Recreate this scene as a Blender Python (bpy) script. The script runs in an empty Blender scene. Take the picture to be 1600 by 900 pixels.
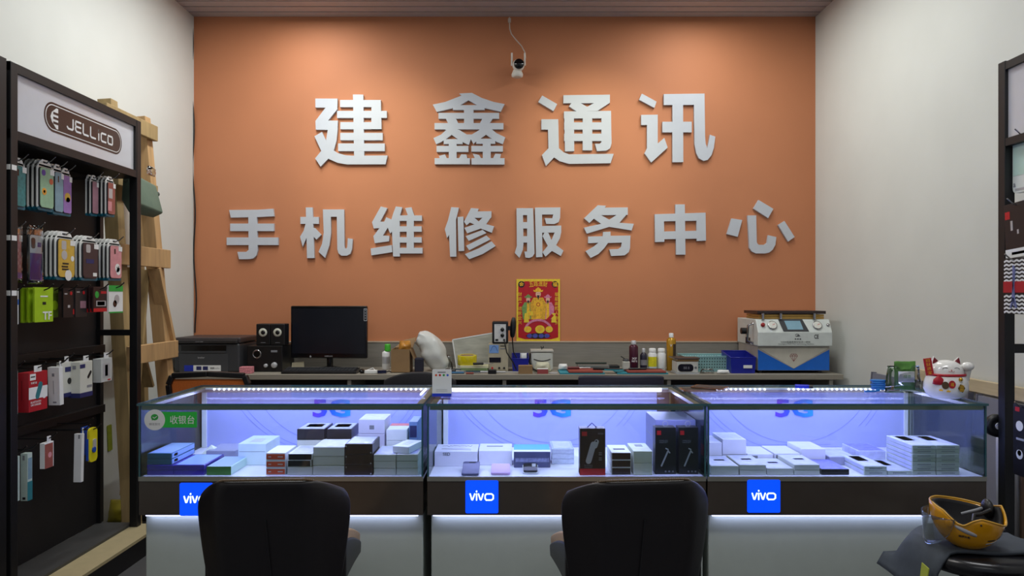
import bpy, bmesh, math, random
from mathutils import Matrix, Vector, noise
from mathutils.geometry import tessellate_polygon
random.seed(7)
PI = math.pi
SC = bpy.context.scene
COL = SC.collection
R = math.radians

# ------------------------------------------------------------------ camera
F, CX, CY, CAMZ = 1150.0, 800.0, 462.0, 1.3
cam = bpy.data.cameras.new('camera')
cam.sensor_width = 36.0
cam.lens = F / 1600.0 * 36.0
cam.shift_y = 12.0 / 1600.0
cam.clip_start = 0.02
camo = bpy.data.objects.new('camera', cam)
COL.objects.link(camo)
camo.location = (0, 0, CAMZ)
camo.rotation_euler = (PI / 2, 0, 0)
SC.camera = camo
def PX(px, d): return (px - CX) * d / F
def PZ(py, d): return CAMZ - (py - CY) * d / F

# ------------------------------------------------------------------ materials
def lin(v):
    v /= 255.0
    return v / 12.92 if v <= 0.04045 else ((v + 0.055) / 1.055) ** 2.4
def rgb(c): return (lin(c[0]), lin(c[1]), lin(c[2]), 1.0)
MATS = {}
def mat(key, c, rough=0.5, metal=0.0, var=0.06, scale=18.0, bump=0.0, emit=None, es=0.0, coat=0.0, stretch=None, spec=0.5, alpha=None):
    if key in MATS: return MATS[key]
    m = bpy.data.materials.new(key); m.use_nodes = True
    nt = m.node_tree; b = nt.nodes['Principled BSDF']
    b.inputs['Roughness'].default_value = rough
    b.inputs['Metallic'].default_value = metal
    b.inputs['Specular IOR Level'].default_value = spec
    if coat:
        b.inputs['Coat Weight'].default_value = coat; b.inputs['Coat Roughness'].default_value = 0.08
    tc = nt.nodes.new('ShaderNodeTexCoord')
    nz = nt.nodes.new('ShaderNodeTexNoise'); nz.inputs['Scale'].default_value = scale; nz.inputs['Detail'].default_value = 5
    src = tc.outputs['Object']
    if stretch:
        mp = nt.nodes.new('ShaderNodeMapping'); mp.inputs['Scale'].default_value = stretch
        nt.links.new(src, mp.inputs['Vector']); src = mp.outputs['Vector']
    nt.links.new(src, nz.inputs['Vector'])
    mr = nt.nodes.new('ShaderNodeMapRange')
    mr.inputs['To Min'].default_value = 1 - var; mr.inputs['To Max'].default_value = 1 + var
    mr.inputs['From Min'].default_value = 0.3; mr.inputs['From Max'].default_value = 0.7
    nt.links.new(nz.outputs['Fac'], mr.inputs['Value'])
    mx = nt.nodes.new('ShaderNodeMix'); mx.data_type = 'RGBA'; mx.blend_type = 'MULTIPLY'
    mx.inputs['Factor'].default_value = 1.0
    mx.inputs['A'].default_value = rgb(c)
    nt.links.new(mr.outputs['Result'], mx.inputs['B'])
    nt.links.new(mx.outputs['Result'], b.inputs['Base Color'])
    if bump:
        bp = nt.nodes.new('ShaderNodeBump'); bp.inputs['Strength'].default_value = bump; bp.inputs['Distance'].default_value = 0.004
        nt.links.new(nz.outputs['Fac'], bp.inputs['Height']); nt.links.new(bp.outputs['Normal'], b.inputs['Normal'])
    if emit:
        b.inputs['Emission Color'].default_value = rgb(emit); b.inputs['Emission Strength'].default_value = es
    if alpha is not None: b.inputs['Alpha'].default_value = alpha
    MATS[key] = m
    return m
def glass_mat(key, tint=(245, 252, 249), refl=1.0, base=0.0):
    if key in MATS: return MATS[key]
    m = bpy.data.materials.new(key); m.use_nodes = True
    nt = m.node_tree; nt.nodes.clear()
    o = nt.nodes.new('ShaderNodeOutputMaterial')
    t = nt.nodes.new('ShaderNodeBsdfTransparent'); t.inputs['Color'].default_value = rgb(tint)
    g = nt.nodes.new('ShaderNodeBsdfGlossy'); g.inputs['Roughness'].default_value = 0.02
    fr = nt.nodes.new('ShaderNodeFresnel'); fr.inputs['IOR'].default_value = 1.45
    mu = nt.nodes.new('ShaderNodeMath'); mu.operation = 'MULTIPLY_ADD'; mu.inputs[1].default_value = refl; mu.inputs[2].default_value = base
    nt.links.new(fr.outputs['Fac'], mu.inputs[0])
    mx = nt.nodes.new('ShaderNodeMixShader')
    nt.links.new(mu.outputs[0], mx.inputs[0]); nt.links.new(t.outputs[0], mx.inputs[1]); nt.links.new(g.outputs[0], mx.inputs[2])
    nt.links.new(mx.outputs[0], o.inputs['Surface'])
    MATS[key] = m
    return m

# ------------------------------------------------------------------ objects
def tag(o, label, cat, group=None, kind=None):
    if label: o['label'] = label
    if cat: o['category'] = cat
    if group: o['group'] = group
    if kind: o['kind'] = kind
    return o
def thing(name, label, cat, loc=(0, 0, 0), rz=0.0, group=None):
    o = bpy.data.objects.new(name, None); COL.objects.link(o)
    o.empty_display_size = 0.05
    o.location = loc; o.rotation_euler = (0, 0, rz)
    return tag(o, label, cat, group)
def copy_tree(o, parent=None):
    c = o.copy(); COL.objects.link(c)
    if parent: c.parent = parent
    for ch in list(o.children): copy_tree(ch, c)
    return c
def T(x, y, z): return Matrix.Translation((x, y, z))
def RX(a): return Matrix.Rotation(a, 4, 'X')
def RY(a): return Matrix.Rotation(a, 4, 'Y')
def RZ(a): return Matrix.Rotation(a, 4, 'Z')
FRONT = Matrix(((1, 0, 0, 0), (0, 0, -1, 0), (0, 1, 0, 0), (0, 0, 0, 1)))
PLUSX = Matrix(((0, 0, 1, 0), (1, 0, 0, 0), (0, 1, 0, 0), (0, 0, 0, 1)))
MINX = Matrix(((0, 0, -1, 0), (-1, 0, 0, 0), (0, 1, 0, 0), (0, 0, 0, 1)))
TOP = Matrix.Identity(4)

class MB:
    def __init__(s): s.bm = bmesh.new(); s.m = []
    def mi(s, m):
        if m not in s.m: s.m.append(m)
        return s.m.index(m)
    def raw(s, vs, fs, m, M=None, smooth=False):
        i = s.mi(m)
        bv = [s.bm.verts.new((M @ Vector(v)) if M else Vector(v)) for v in vs]
        for f in fs:
            try:
                fc = s.bm.faces.new([bv[k] for k in f]); fc.material_index = i; fc.smooth = smooth
            except ValueError: pass
        return s
    def box(s, x0, x1, y0, y1, z0, z1, m, M=None, m_side=None):
        vs = [(x, y, z) for x in (x0, x1) for y in (y0, y1) for z in (z0, z1)]
        fs = [(0, 1, 3, 2), (4, 6, 7, 5), (0, 4, 5, 1), (2, 3, 7, 6), (0, 2, 6, 4), (1, 5, 7, 3)]
        if m_side is None: return s.raw(vs, fs, m, M)
        d = [x1 - x0, y1 - y0, z1 - z0]; ax = d.index(min(d))
        big = fs[2 * ax:2 * ax + 2]; sm = [f for f in fs if f not in big]
        i, j = s.mi(m), s.mi(m_side)
        bv = [s.bm.verts.new((M @ Vector(v)) if M else Vector(v)) for v in vs]
        for f in fs:
            s.bm.faces.new([bv[k] for k in f]).material_index = i if f in big else j
        return s
    def cbox(s, c, d, m, M=None):
        return s.box(c[0] - d[0] / 2, c[0] + d[0] / 2, c[1] - d[1] / 2, c[1] + d[1] / 2, c[2] - d[2] / 2, c[2] + d[2] / 2, m, M)
    def prism(s, poly, h, m, M=None, z0=0.0):
        n = len(poly)
        a = sum(poly[i][0] * poly[(i + 1) % n][1] - poly[(i + 1) % n][0] * poly[i][1] for i in range(n))
        if a < 0: poly = poly[::-1]
        tr = tessellate_polygon([[Vector((p[0], p[1], 0)) for p in poly]])
        vs = [(p[0], p[1], z0) for p in poly] + [(p[0], p[1], z0 + h) for p in poly]
        fs = []
        for t in tr:
            p = [poly[k] for k in t]
            ar = (p[1][0] - p[0][0]) * (p[2][1] - p[0][1]) - (p[2][0] - p[0][0]) * (p[1][1] - p[0][1])
            t = tuple(t) if ar > 0 else tuple(t)[::-1]
            fs.append(tuple(k + n for k in t)); fs.append(tuple(t)[::-1])
        fs += [(i, (i + 1) % n, n + (i + 1) % n, n + i) for i in range(n)]
        return s.raw(vs, fs, m, M)
    def lathe(s, prof, m, M=None, seg=24, smooth=True, cap=True, sx=1.0, sy=1.0):
        vs = []; fs = []
        for r, z in prof:
            for k in range(seg):
                a = 2 * PI * k / seg; vs.append((r * math.cos(a) * sx, r * math.sin(a) * sy, z))
        for i in range(len(prof) - 1):
            for k in range(seg):
                k2 = (k + 1) % seg
                fs.append((i * seg + k, i * seg + k2, (i + 1) * seg + k2, (i + 1) * seg + k))
        s.raw(vs, fs, m, M, smooth)
        if cap:
            for i, rev in ((0, True), (len(prof) - 1, False)):
                if prof[i][0] > 1e-5:
                    ring = [vs[i * seg + k] for k in range(seg)]
                    s.raw(ring, [tuple(range(seg))[::-1] if rev else tuple(range(seg))], m, M)
        return s
    def cyl(s, p0, p1, r, m, r2=None, seg=16, smooth=True):
        p0, p1 = Vector(p0), Vector(p1); d = p1 - p0
        M = T(*p0) @ d.to_track_quat('Z', 'Y').to_matrix().to_4x4()
        return s.lathe([(r, 0), (r2 if r2 is not None else r, d.length)], m, M, seg, smooth)
    def ball(s, c, r, m, seg=20, sc=(1, 1, 1)):
        n = seg // 2
        prof = [(max(1e-6, r * math.sin(PI * i / n)), -r * math.cos(PI * i / n)) for i in range(n + 1)]
        M = T(*c) @ Matrix.Diagonal((sc[0], sc[1], sc[2], 1))
        return s.lathe(prof, m, M, seg, True, False)
    def tube(s, pts, r, m, seg=8, M=None, closed=False):
        pts = [Vector(p) for p in pts]; n = len(pts); vs = []; fs = []
        up = Vector((0.13, 0.21, 0.97)).normalized()
        for i, p in enumerate(pts):
            a = pts[(i - 1) % n] if (i or closed) else p
            b = pts[(i + 1) % n] if (i < n - 1 or closed) else p
            t = (b - a).normalized()
            u = t.cross(up)
            if u.length < 0.1: u = t.cross(Vector((1, 0, 0)))
            u.normalize(); w = t.cross(u)
            for k in range(seg):
                q = 2 * PI * k / seg; vs.append(p + (u * math.cos(q) + w * math.sin(q)) * r)
        for i in range(n if closed else n - 1):
            j = (i + 1) % n
            for k in range(seg):
                k2 = (k + 1) % seg; fs.append((i * seg + k, i * seg + k2, j * seg + k2, j * seg + k))
        s.raw(vs, fs, m, M, True)
        if not closed:
            s.raw(vs[:seg], [tuple(range(seg))], m, M); s.raw(vs[-seg:], [tuple(range(seg))[::-1]], m, M)
        return s
    def beam(s, p0, p1, w, t, m, side=(1, 0, 0)):
        p0, p1 = Vector(p0), Vector(p1); d = p1 - p0; z = d.normalized()
        x = Vector(side); x = (x - z * x.dot(z)).normalized(); y = z.cross(x)
        M = Matrix((( x.x, y.x, z.x, p0.x), (x.y, y.y, z.y, p0.y), (x.z, y.z, z.z, p0.z), (0, 0, 0, 1)))
        return s.box(-t / 2, t / 2, -w / 2, w / 2, 0, d.length, m, M)
    def strokes(s, lines, w, m, M=None, h=0.001, caps=True):
        e = 0
        for ln in lines:
            for a, b in zip(ln, ln[1:]):
                a2, b2 = Vector(a), Vector(b); d = b2 - a2
                if d.length < 1e-7: continue
                d.normalize(); nrm = Vector((-d.y, d.x)) * w / 2
                s.prism([tuple(a2 + nrm), tuple(a2 - nrm), tuple(b2 - nrm), tuple(b2 + nrm)], h, m, M)
            if caps:
                for p in ln:
                    s.prism([(p[0] + w / 2 * math.cos(2 * PI * k / 10), p[1] + w / 2 * math.sin(2 * PI * k / 10)) for k in range(10)], h * 1.02, m, M)
        return s
    def disc(s, x, y, r, m, M=None, h=0.001, seg=24, sx=1.0, sy=1.0, z0=0.0):
        return s.prism([(x + r * sx * math.cos(2 * PI * k / seg), y + r * sy * math.sin(2 * PI * k / seg)) for k in range(seg)], h, m, M, z0)
    def rrect(s, x0, x1, y0, y1, r, m, M=None, h=0.001, z0=0.0, n=5):
        p = []
        for cx, cy, a0 in ((x1 - r, y1 - r, 0), (x0 + r, y1 - r, 90), (x0 + r, y0 + r, 180), (x1 - r, y0 + r, 270)):
            for k in range(n + 1):
                a = R(a0 + 90 * k / n); p.append((cx + r * math.cos(a), cy + r * math.sin(a)))
        return s.prism(p, h, m, M, z0)
    def build(s, name, parent=None, bev=0.0, seg=2, sub=0, solid=0.0, loc=None, M=None):
        me = bpy.data.meshes.new(name)
        bmesh.ops.remove_doubles(s.bm, verts=s.bm.verts, dist=1e-6) if sub or solid else None
        if M: s.bm.transform(M)
        s.bm.normal_update(); s.bm.to_mesh(me); s.bm.free()
        for m in s.m: me.materials.append(m)
        o = bpy.data.objects.new(name, me); COL.objects.link(o)
        if parent: o.parent = parent
        if loc: o.location = loc
        if solid:
            md = o.modifiers.new('solid', 'SOLIDIFY'); md.thickness = solid; md.offset = 0
        if bev:
            md = o.modifiers.new('bevel', 'BEVEL'); md.width = bev; md.segments = seg; md.limit_method = 'ANGLE'; md.angle_limit = R(50)
        if sub:
            md = o.modifiers.new('sub', 'SUBSURF'); md.levels = sub; md.render_levels = sub
        return o

TXT = {}
def text(body, m, M, parent=None, w=None, h=None, bold=0.0, ext=0.0008, name='lettering'):
    """flat raised lettering centred on M's origin, in M's local xy plane"""
    k = (body, bold)
    if k not in TXT:
        cu = bpy.data.curves.new('lettering_curve', 'FONT'); cu.body = body; cu.offset = bold; cu.resolution_u = 2
        to = bpy.data.objects.new('lettering_source', cu); COL.objects.link(to)
        dg = bpy.context.evaluated_depsgraph_get()
        me = bpy.data.meshes.new_from_object(to.evaluated_get(dg))
        vs = [v.co.copy() for v in me.vertices]; fs = [tuple(p.vertices) for p in me.polygons]
        bpy.data.objects.remove(to); bpy.data.curves.remove(cu); bpy.data.meshes.remove(me)
        x0 = min(v.x for v in vs); x1 = max(v.x for v in vs); y0 = min(v.y for v in vs); y1 = max(v.y for v in vs)
        TXT[k] = ([((v.x - (x0 + x1) / 2), (v.y - (y0 + y1) / 2)) for v in vs], fs, x1 - x0, y1 - y0)
    vs, fs, bw, bh = TXT[k]
    sx = w / bw if w else h / bh
    sy = h / bh if h else sx
    b = MB()
    b.raw([(x * sx, y * sy, ext) for x, y in vs], fs, m, M)
    return b.build(name, parent)
ORD = ['topmost', 'second from top', 'third from top', 'fourth from top', 'fifth from top', 'sixth from top', 'bottom']
def ordn(i, n): return 'bottom' if i == n - 1 else ORD[i]

# common materials
BLACKM = mat('black_painted_steel', (16, 16, 19), 0.45, 0.0, 0.15)
BLACKP = mat('black_plastic', (16, 16, 18), 0.4, 0, 0.1)
WHITE = mat('white_card', (226, 228, 228), 0.5, 0, 0.03)
CREAMB = mat('off_white_carton', (205, 206, 196), 0.55, 0, 0.03)
CHROME = mat('chrome_wire', (170, 170, 172), 0.25, 1.0, 0.05)
RED = mat('printed_red', (188, 26, 34), 0.45, 0, 0.06)
GOLD = mat('printed_gold', (214, 170, 52), 0.4, 0.25, 0.1)
GREY = mat('grey_print', (128, 130, 136), 0.5)
INK = mat('black_ink', (22, 22, 26), 0.5)
NAVY = mat('navy_print', (38, 42, 96), 0.5)
GREEN = mat('printed_green', (44, 160, 62), 0.45)
TEAL = mat('teal_print', (46, 120, 130), 0.45)
SILVER = mat('silver_print', (190, 192, 196), 0.35, 0.3)
CLEAR = glass_mat('clear_plastic', (236, 240, 242), 1.3, 0.05)
# ------------------------------------------------------------------ room
WL, WR, WB, CEIL = -2.334, 2.226, 5.4, 3.345
wallw = mat('white_plaster', (213, 215, 210), 0.75, 0, 0.025, 3.0, 0.05)
wallo = mat('orange_paint', (190, 122, 83), 0.7, 0, 0.03, 2.5, 0.04)
def struct(name, mb):
    o = mb.build(name); o['kind'] = 'structure'; return o
def tile_mat():
    m = mat('dark_floor_tile', (70, 70, 72), 0.35, 0, 0.12, 6)
    nt = m.node_tree; b = nt.nodes['Principled BSDF']
    br = nt.nodes.new('ShaderNodeTexBrick'); br.offset = 0.0
    br.inputs['Scale'].default_value = 1.0; br.inputs['Brick Width'].default_value = 0.8; br.inputs['Row Height'].default_value = 0.8
    br.inputs['Mortar Size'].default_value = 0.004
    br.inputs['Color1'].default_value = rgb((84, 84, 86)); br.inputs['Color2'].default_value = rgb((78, 78, 80)); br.inputs['Mortar'].default_value = rgb((40, 40, 40))
    tc = nt.nodes.new('ShaderNodeTexCoord'); nt.links.new(tc.outputs['Object'], br.inputs['Vector'])
    nt.links.new(br.outputs['Color'], b.inputs['Base Color'])
    return m
struct('floor', MB().box(WL - .1, WR + .1, -3.2, WB + .1, -0.08, 0, tile_mat()))
struct('wall_left', MB().box(WL - .1, WL, -3.2, WB + .1, 0, 3.6, wallw))
struct('wall_right', MB().box(WR, WR + .1, -3.2, WB + .1, 0, 3.6, wallw))
struct('wall_back', MB().box(WL, WR, WB, WB + .1, 0, 3.6, wallo))
cm = mat('taupe_ceiling_strip', (176, 168, 168), 0.45, 0.1, 0.04)
cb = MB(); cb.box(WL, WR, -3.2, WB, 3.43, 3.5, mat('dark_ceiling_void', (40, 38, 40), 0.8))
k = 0
y = WB - 0.006
while y > -3.1:
    cb.box(WL + .001, WR - .001, y - 0.083, y, CEIL, CEIL + 0.022, cm); y -= 0.098
struct('ceiling', cb)

# ------------------------------------------------------------------ sign characters (traced outlines, foam board 22 mm)
LETTER = mat('white_foam_letter', (192, 196, 204), 0.5, 0, 0.015)
def r_(x0, y0, x1, y1): return [(x0, y0), (x1, y0), (x1, y1), (x0, y1)]
A_ = (470, 120, 340 / 1600); B_ = (800, 120, 340 / 1600); C_ = (340, 300, 340 / 1600); D_ = (680, 300, 0.2); E_ = (990, 300, 300 / 1600)
CH = [
 ('jian', A_, '建', [
  [(383,130),(459,130),(466,600),(392,600)], r_(288,170,588,222), [(520,170),(588,170),(593,385),(518,385)], r_(266,250,632,302), r_(290,333,593,385),
  r_(290,412,602,466), r_(274,490,617,546),
  [(107,160),(270,160),(268,238),(200,322),(272,322),(270,390),(262,470),(242,542),(275,562),(330,577),(392,580),(638,578),(622,643),(340,644),(270,632),(202,602),(145,660),(105,600),(150,545),(100,437),(155,405),(185,470),(198,390),(110,388),(107,325),(182,226),(107,226)]]),
 ('xin', A_, '鑫', [
  [(1165,122),(1258,118),(1232,172),(1172,208),(1118,230),(1000,258),(970,204),(1060,185),(1130,158),(1182,138)],
  [(1228,120),(1258,118),(1330,155),(1420,185),(1498,200),(1470,256),(1352,230),(1296,208),(1232,172)], r_(1118,208,1352,243), r_(1200,235,1270,345),
  r_(1012,265,1458,308), [(1065,306),(1140,306),(1160,345),(1085,345)], [(1335,306),(1412,306),(1385,345),(1315,345)], r_(983,340,1490,386),
  [(1050,380),(1160,380),(1110,425),(1070,455),(1030,480),(995,495),(975,450),(1030,425),(1068,392)],
  [(1125,380),(1165,390),(1240,436),(1232,500),(1190,480),(1150,455),(1108,425)], r_(1050,458,1190,494),
  [(1320,380),(1365,380),(1362,425),(1320,455),(1290,470),(1270,495),(1238,436),(1310,392)],
  [(1320,380),(1400,380),(1415,395),(1440,415),(1503,445),(1485,495),(1440,478),(1405,455),(1360,425)], r_(1290,455,1430,492),
  [(1215,424),(1260,424),(1300,470),(1270,490),(1250,460),(1235,500),(1190,480)],
  r_(1088,485,1145,600), r_(1338,485,1396,600), r_(998,508,1232,552), r_(1254,508,1486,550),
  [(1015,582),(1060,570),(1075,600),(1022,600)], [(1180,570),(1218,572),(1224,600),(1163,600)], [(1265,565),(1310,575),(1327,600),(1280,600)], [(1430,565),(1472,568),(1464,600),(1413,600)],
  r_(984,598,1243,643), r_(1255,598,1498,645)]),
 ('tong', B_, '通', [
  [(222,137),(332,200),(305,252),(193,185)],
  [(216,312),(340,312),(345,525),(380,555),(420,570),(748,566),(725,635),(420,640),(350,620),(310,592),(250,655),(220,575),(268,525),(265,388),(216,388)],
  [(378,135),(720,131),(720,192),(378,194)], [(608,190),(720,190),(628,250),(545,252),(545,225)], [(440,190),(497,188),(560,225),(548,254),(478,256),(418,217)],
  [(382,255),(728,250),(728,304),(382,306)], [(384,254),(455,254),(458,546),(390,548)], [(658,252),(728,250),(732,490),(722,525),(695,542),(625,546),(610,492),(645,492),(658,480)],
  r_(520,300,590,540), r_(384,335,700,388), r_(384,418,700,472)]),
 ('xun', B_, '讯', [
  [(955,123),(1063,182),(1048,228),(934,168)], [(950,280),(1072,278),(1072,490),(1120,448),(1145,520),(1024,630),(974,562),(993,525),(993,354),(950,354)],
  [(1116,127),(1416,123),(1416,205),(1116,207)], [(1180,200),(1258,200),(1260,627),(1180,628)], r_(1106,330,1322,408),
  [(1338,200),(1340,125),(1416,123),(1420,440),(1424,490),(1436,525),(1446,480),(1455,425),(1495,440),(1485,520),(1468,575),(1440,610),(1410,618),(1375,600),(1355,560),(1342,490)]]),
 ('shou', C_, '手', [
  [(84,132),(300,130),(408,123),(415,178),(300,184),(96,188)], r_(92,232,414,287), r_(66,334,445,390),
  [(225,180),(288,180),(294,430),(285,465),(262,488),(230,494),(157,494),(145,440),(210,440),(228,425)]]),
 ('ji', C_, '机', [
  [(648,113),(698,113),(712,486),(657,486)], r_(608,183,744,234), [(648,228),(690,240),(660,320),(625,402),(606,328),(632,285)], [(698,263),(716,265),(762,315),(726,350),(698,320)],
  [(774,128),(930,128),(933,400),(936,412),(945,418),(953,405),(957,340),(994,345),(988,420),(975,455),(950,468),(910,468),(888,450),(880,420),(876,182),(832,182),(834,300),(822,390),(790,484),(742,440),(768,380),(780,300),(776,200)]]),
 ('wei', C_, '维', [
  [(1200,106),(1248,118),(1195,218),(1225,218),(1240,185),(1285,205),(1215,320),(1262,322),(1260,362),(1155,376),(1145,325),(1190,265),(1148,268),(1135,222)],
  [(1125,415),(1280,390),(1284,442),(1130,466)], [(1310,106),(1358,112),(1338,180),(1340,474),(1290,474),(1282,290),(1268,305),(1250,260),(1275,210),(1290,160)],
  [(1378,118),(1425,112),(1445,172),(1400,174)], r_(1390,170,1442,450), r_(1330,172,1502,212), r_(1335,252,1500,292), r_(1335,332,1500,372), r_(1335,410,1506,452)]),
 ('xiu', D_, '修', [
  [(125,118),(185,122),(162,215),(165,505),(116,505),(108,335),(92,360),(75,290),(100,220)], [(175,195),(220,192),(226,460),(182,462)],
  [(280,125),(340,130),(330,152),(305,200),(342,232),(330,262),(310,255),(270,238),(245,260),(225,232)], [(322,152),(440,150),(438,200),(303,202)],
  [(372,198),(438,195),(395,255),(330,268),(318,252)], [(308,252),(395,250),(460,268),(442,318),(355,285),(250,322),(228,280)],
  [(238,345),(370,296),(400,320),(262,382)], [(242,420),(400,340),(432,370),(265,455)], [(232,485),(340,440),(440,385),(472,422),(370,485),(265,525)]]),
 ('fu', D_, '服', [
  [(635,128),(685,125),(690,400),(685,450),(658,515),(622,475),(638,420)], r_(635,126,765,180), [(718,126),(765,126),(776,480),(760,505),(735,515),(705,512),(697,465),(718,465)],
  r_(680,235,722,285), r_(680,345,722,395), [(780,122),(834,122),(838,508),(788,510)],
  [(780,122),(978,120),(976,200),(965,235),(930,250),(868,248),(856,204),(915,205),(922,175),(780,176)], [(830,266),(985,262),(985,316),(830,318)],
  [(935,312),(985,312),(975,360),(945,415),(1002,458),(982,500),(912,460),(862,505),(838,470),(880,420),(838,345),(856,314),(885,320),(908,376)]]),
 ('wu', D_, '务', [
  [(1270,103),(1335,107),(1325,122),(1295,180),(1362,217),(1345,262),(1300,250),(1240,208),(1205,242),(1163,205)], [(1318,122),(1505,120),(1505,178),(1290,181)],
  [(1423,175),(1505,165),(1438,242),(1350,268),(1338,230)], [(1300,248),(1438,240),(1552,248),(1535,300),(1360,272),(1185,325),(1162,278)],
  [(1195,348),(1310,345),(1312,312),(1370,310),(1370,342),(1526,340),(1522,440),(1512,470),(1480,495),(1375,500),(1360,448),(1430,445),(1452,430),(1458,395),(1350,398),(1320,440),(1275,485),(1215,515),(1175,462),(1240,425),(1275,396),(1195,400)]]),
 ('zhong', E_, '中', [
  [(348,103),(427,103),(433,522),(355,522)], [(177,185),(600,172),(600,238),(177,245)], [(177,185),(252,183),(257,415),(180,417)], [(524,175),(600,172),(604,405),(526,408)], [(200,330),(560,322),(560,388),(200,394)]]),
 ('xin', E_, '心', [
  [(818,220),(906,233),(868,373),(778,350)], [(1042,66),(1165,140),(1122,218),(1000,138)], [(1258,242),(1343,375),(1288,413),(1205,275)],
  [(950,195),(1022,195),(1027,415),(1032,430),(1045,440),(1090,440),(1112,425),(1122,360),(1190,375),(1182,440),(1160,480),(1130,505),(1100,512),(1020,512),(985,495),(965,465)]]),
]
DL = WB - 0.024
for i, (nm, (ox, oy, s), chx, polys) in enumerate(CH):
    allp = [(ox + p[0] * s, oy + p[1] * s) for q in polys for p in q]
    cx = (min(p[0] for p in allp) + max(p[0] for p in allp)) / 2; cy = (min(p[1] for p in allp) + max(p[1] for p in allp)) / 2
    c = (PX(cx, DL), WB - 0.001, PZ(cy, DL))
    b = MB()
    for j, q in enumerate(polys):
        pl = [((ox + p[0] * s - cx) * DL / F, -(oy + p[1] * s - cy) * DL / F) for p in q]
        b.prism(pl, 0.022 + 0.0001 * j, LETTER, FRONT)
    o = b.build('wall_character'); o.location = c
    row = 'large' if i < 4 else 'smaller'
    tag(o, f'{row} white raised character {chx} on the orange wall, {"upper" if i < 4 else "lower"} row', 'sign letter', 'white characters on the orange wall')

# backsplash and desk
DESKZ, DESKY = 0.78, 4.85
gw = mat('grey_wood_grain', (132, 128, 120), 0.5, 0, 0.12, 9.0, 0.03, stretch=(0.6, 8, 14))
bs = thing('backsplash_panel', 'grey wood-grain backsplash board along the foot of the orange wall', 'backsplash', (0, WB, 0))
MB().box(WL + .004, WR - .004, -0.016, -0.001, 0.0, 0.958, gw).build('board', bs)
MB().box(WL + .004, WR - .004, -0.02, -0.001, 0.958, 0.967, mat('pale_edging', (188, 170, 150), 0.5)).build('edging', bs)
dk = thing('workbench', 'long grey wood-topped workbench against the orange wall', 'desk', (0, DESKY, 0))
MB().box(WL + .01, 2.185, 0.0, 0.53, DESKZ - 0.034, DESKZ, mat('bench_top_wood', (146, 140, 128), 0.5, 0, 0.1, 9.0, 0.03, stretch=(0.6, 8, 14))).build('worktop', dk, bev=0.002)
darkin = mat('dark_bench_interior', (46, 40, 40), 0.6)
MB().box(WL + .02, 2.15, 0.50, 0.525, 0.02, DESKZ - 0.036, darkin).build('back_board', dk)
for px in (300, 545, 788, 1046, 1300):
    x = PX(px, DESKY)
    MB().box(x - 0.012, x + 0.012, 0.012, 0.498, 0.0, DESKZ - 0.035, gw).build('divider', dk)
MB().box(WL + .02, 2.15, 0.05, 0.49, 0.35, 0.37, gw).build('shelf', dk)

# dark cable down the left edge of the orange wall
pts = []
for i in range(40):
    t = i / 39; yy = 30 + t * 490
    pts.append((PX(299 + 6 * t + 1.6 * math.sin(t * 23), 5.38), 5.388, PZ(yy, 5.38)))
tag(MB().tube(pts, 0.005, BLACKP).build('wall_cable'), 'thin dark cable running down the left edge of the orange wall', 'cable')

# security camera
cw = mat('camera_white', (220, 214, 204), 0.35)
d = 5.3; q = d / F
sc_ = thing('security_camera', 'small white camera with two antennas high on the orange wall', 'camera', (PX(810, d), d, PZ(102, d)))
MB().ball((0, 0.0, 0), 0.044, cw, 24).build('camera_head', sc_)
b = MB(); b.lathe([(0.037, 0), (0.036, 0.006), (0.030, 0.012), (0.0001, 0.016)], mat('lens_black', (8, 8, 12), 0.08), T(0.004, -0.032, 0.0) @ RX(PI / 2), 24); b.build('lens', sc_)
MB().lathe([(0.028, -0.072), (0.040, -0.066), (0.042, -0.05), (0.036, -0.035), (0.03, -0.02)], cw, T(-0.008, 0.02, -0.01), 20).build('base', sc_)
for x in (-0.047, 0.046): MB().cyl((x, 0.01, 0.0), (x, 0.01, 0.092), 0.0065, cw).build('antenna', sc_)
MB().cyl((0, 0.03, -0.02), (0, 0.098, -0.02), 0.014, cw).build('wall_bracket', sc_)
cpx = [(796, 27), (796, 35), (796.5, 45), (799, 53), (806, 62), (815, 72), (820, 82), (821, 92), (818, 100)]
tag(MB().tube([(PX(a, 5.37), 5.37 - 0.06 * max(0, (b_ - 80) / 20), PZ(b_, 5.37)) for a, b_ in cpx], 0.0045, mat('white_cable', (206, 190, 178), 0.5)).cyl((PX(796, 5.37), 5.37, PZ(29, 5.37)), (PX(796, 5.37), 5.37, PZ(35, 5.37)), 0.011, mat('white_cable', (200, 190, 180))).build('camera_cable'), 'white cable dropping from the ceiling to the wall camera', 'cable')

# folk poster
pd = 5.392
x0, x1, z0, z1 = PX(807, pd), PX(875, pd), PZ(533, pd), PZ(436, pd)
pw, ph = x1 - x0, z1 - z0
po = thing('wealth_poster', 'red and gold new year poster with robed figures on the orange wall', 'poster', ((x0 + x1) / 2, 5.396, z0))
PM = FRONT
pgold = mat('poster_yellow', (228, 196, 48), 0.4, 0, 0.1, 60); pred = mat('poster_red', (176, 16, 28), 0.4, 0, 0.08, 40)
b = MB(); b.box(-pw / 2, pw / 2, -0.002, 0, 0, ph, pgold); b.build('sheet', po)
b = MB(); b.prism([(-.46*pw,.06*ph),(-.30*pw,.03*ph),(.30*pw,.03*ph),(.46*pw,.06*ph),(.46*pw,.93*ph),(.3*pw,.965*ph),(-.3*pw,.965*ph),(-.46*pw,.93*ph)], .0005, pred, PM @ T(0, 0, .002)); b.build('red_field', po)
Z3, Z4, Z5 = PM @ T(0, 0, .0027), PM @ T(0, 0, .0034), PM @ T(0, 0, .0046)
pg2 = mat('poster_gold', (232, 178, 40), 0.35, 0, 0.2, 90)
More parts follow.
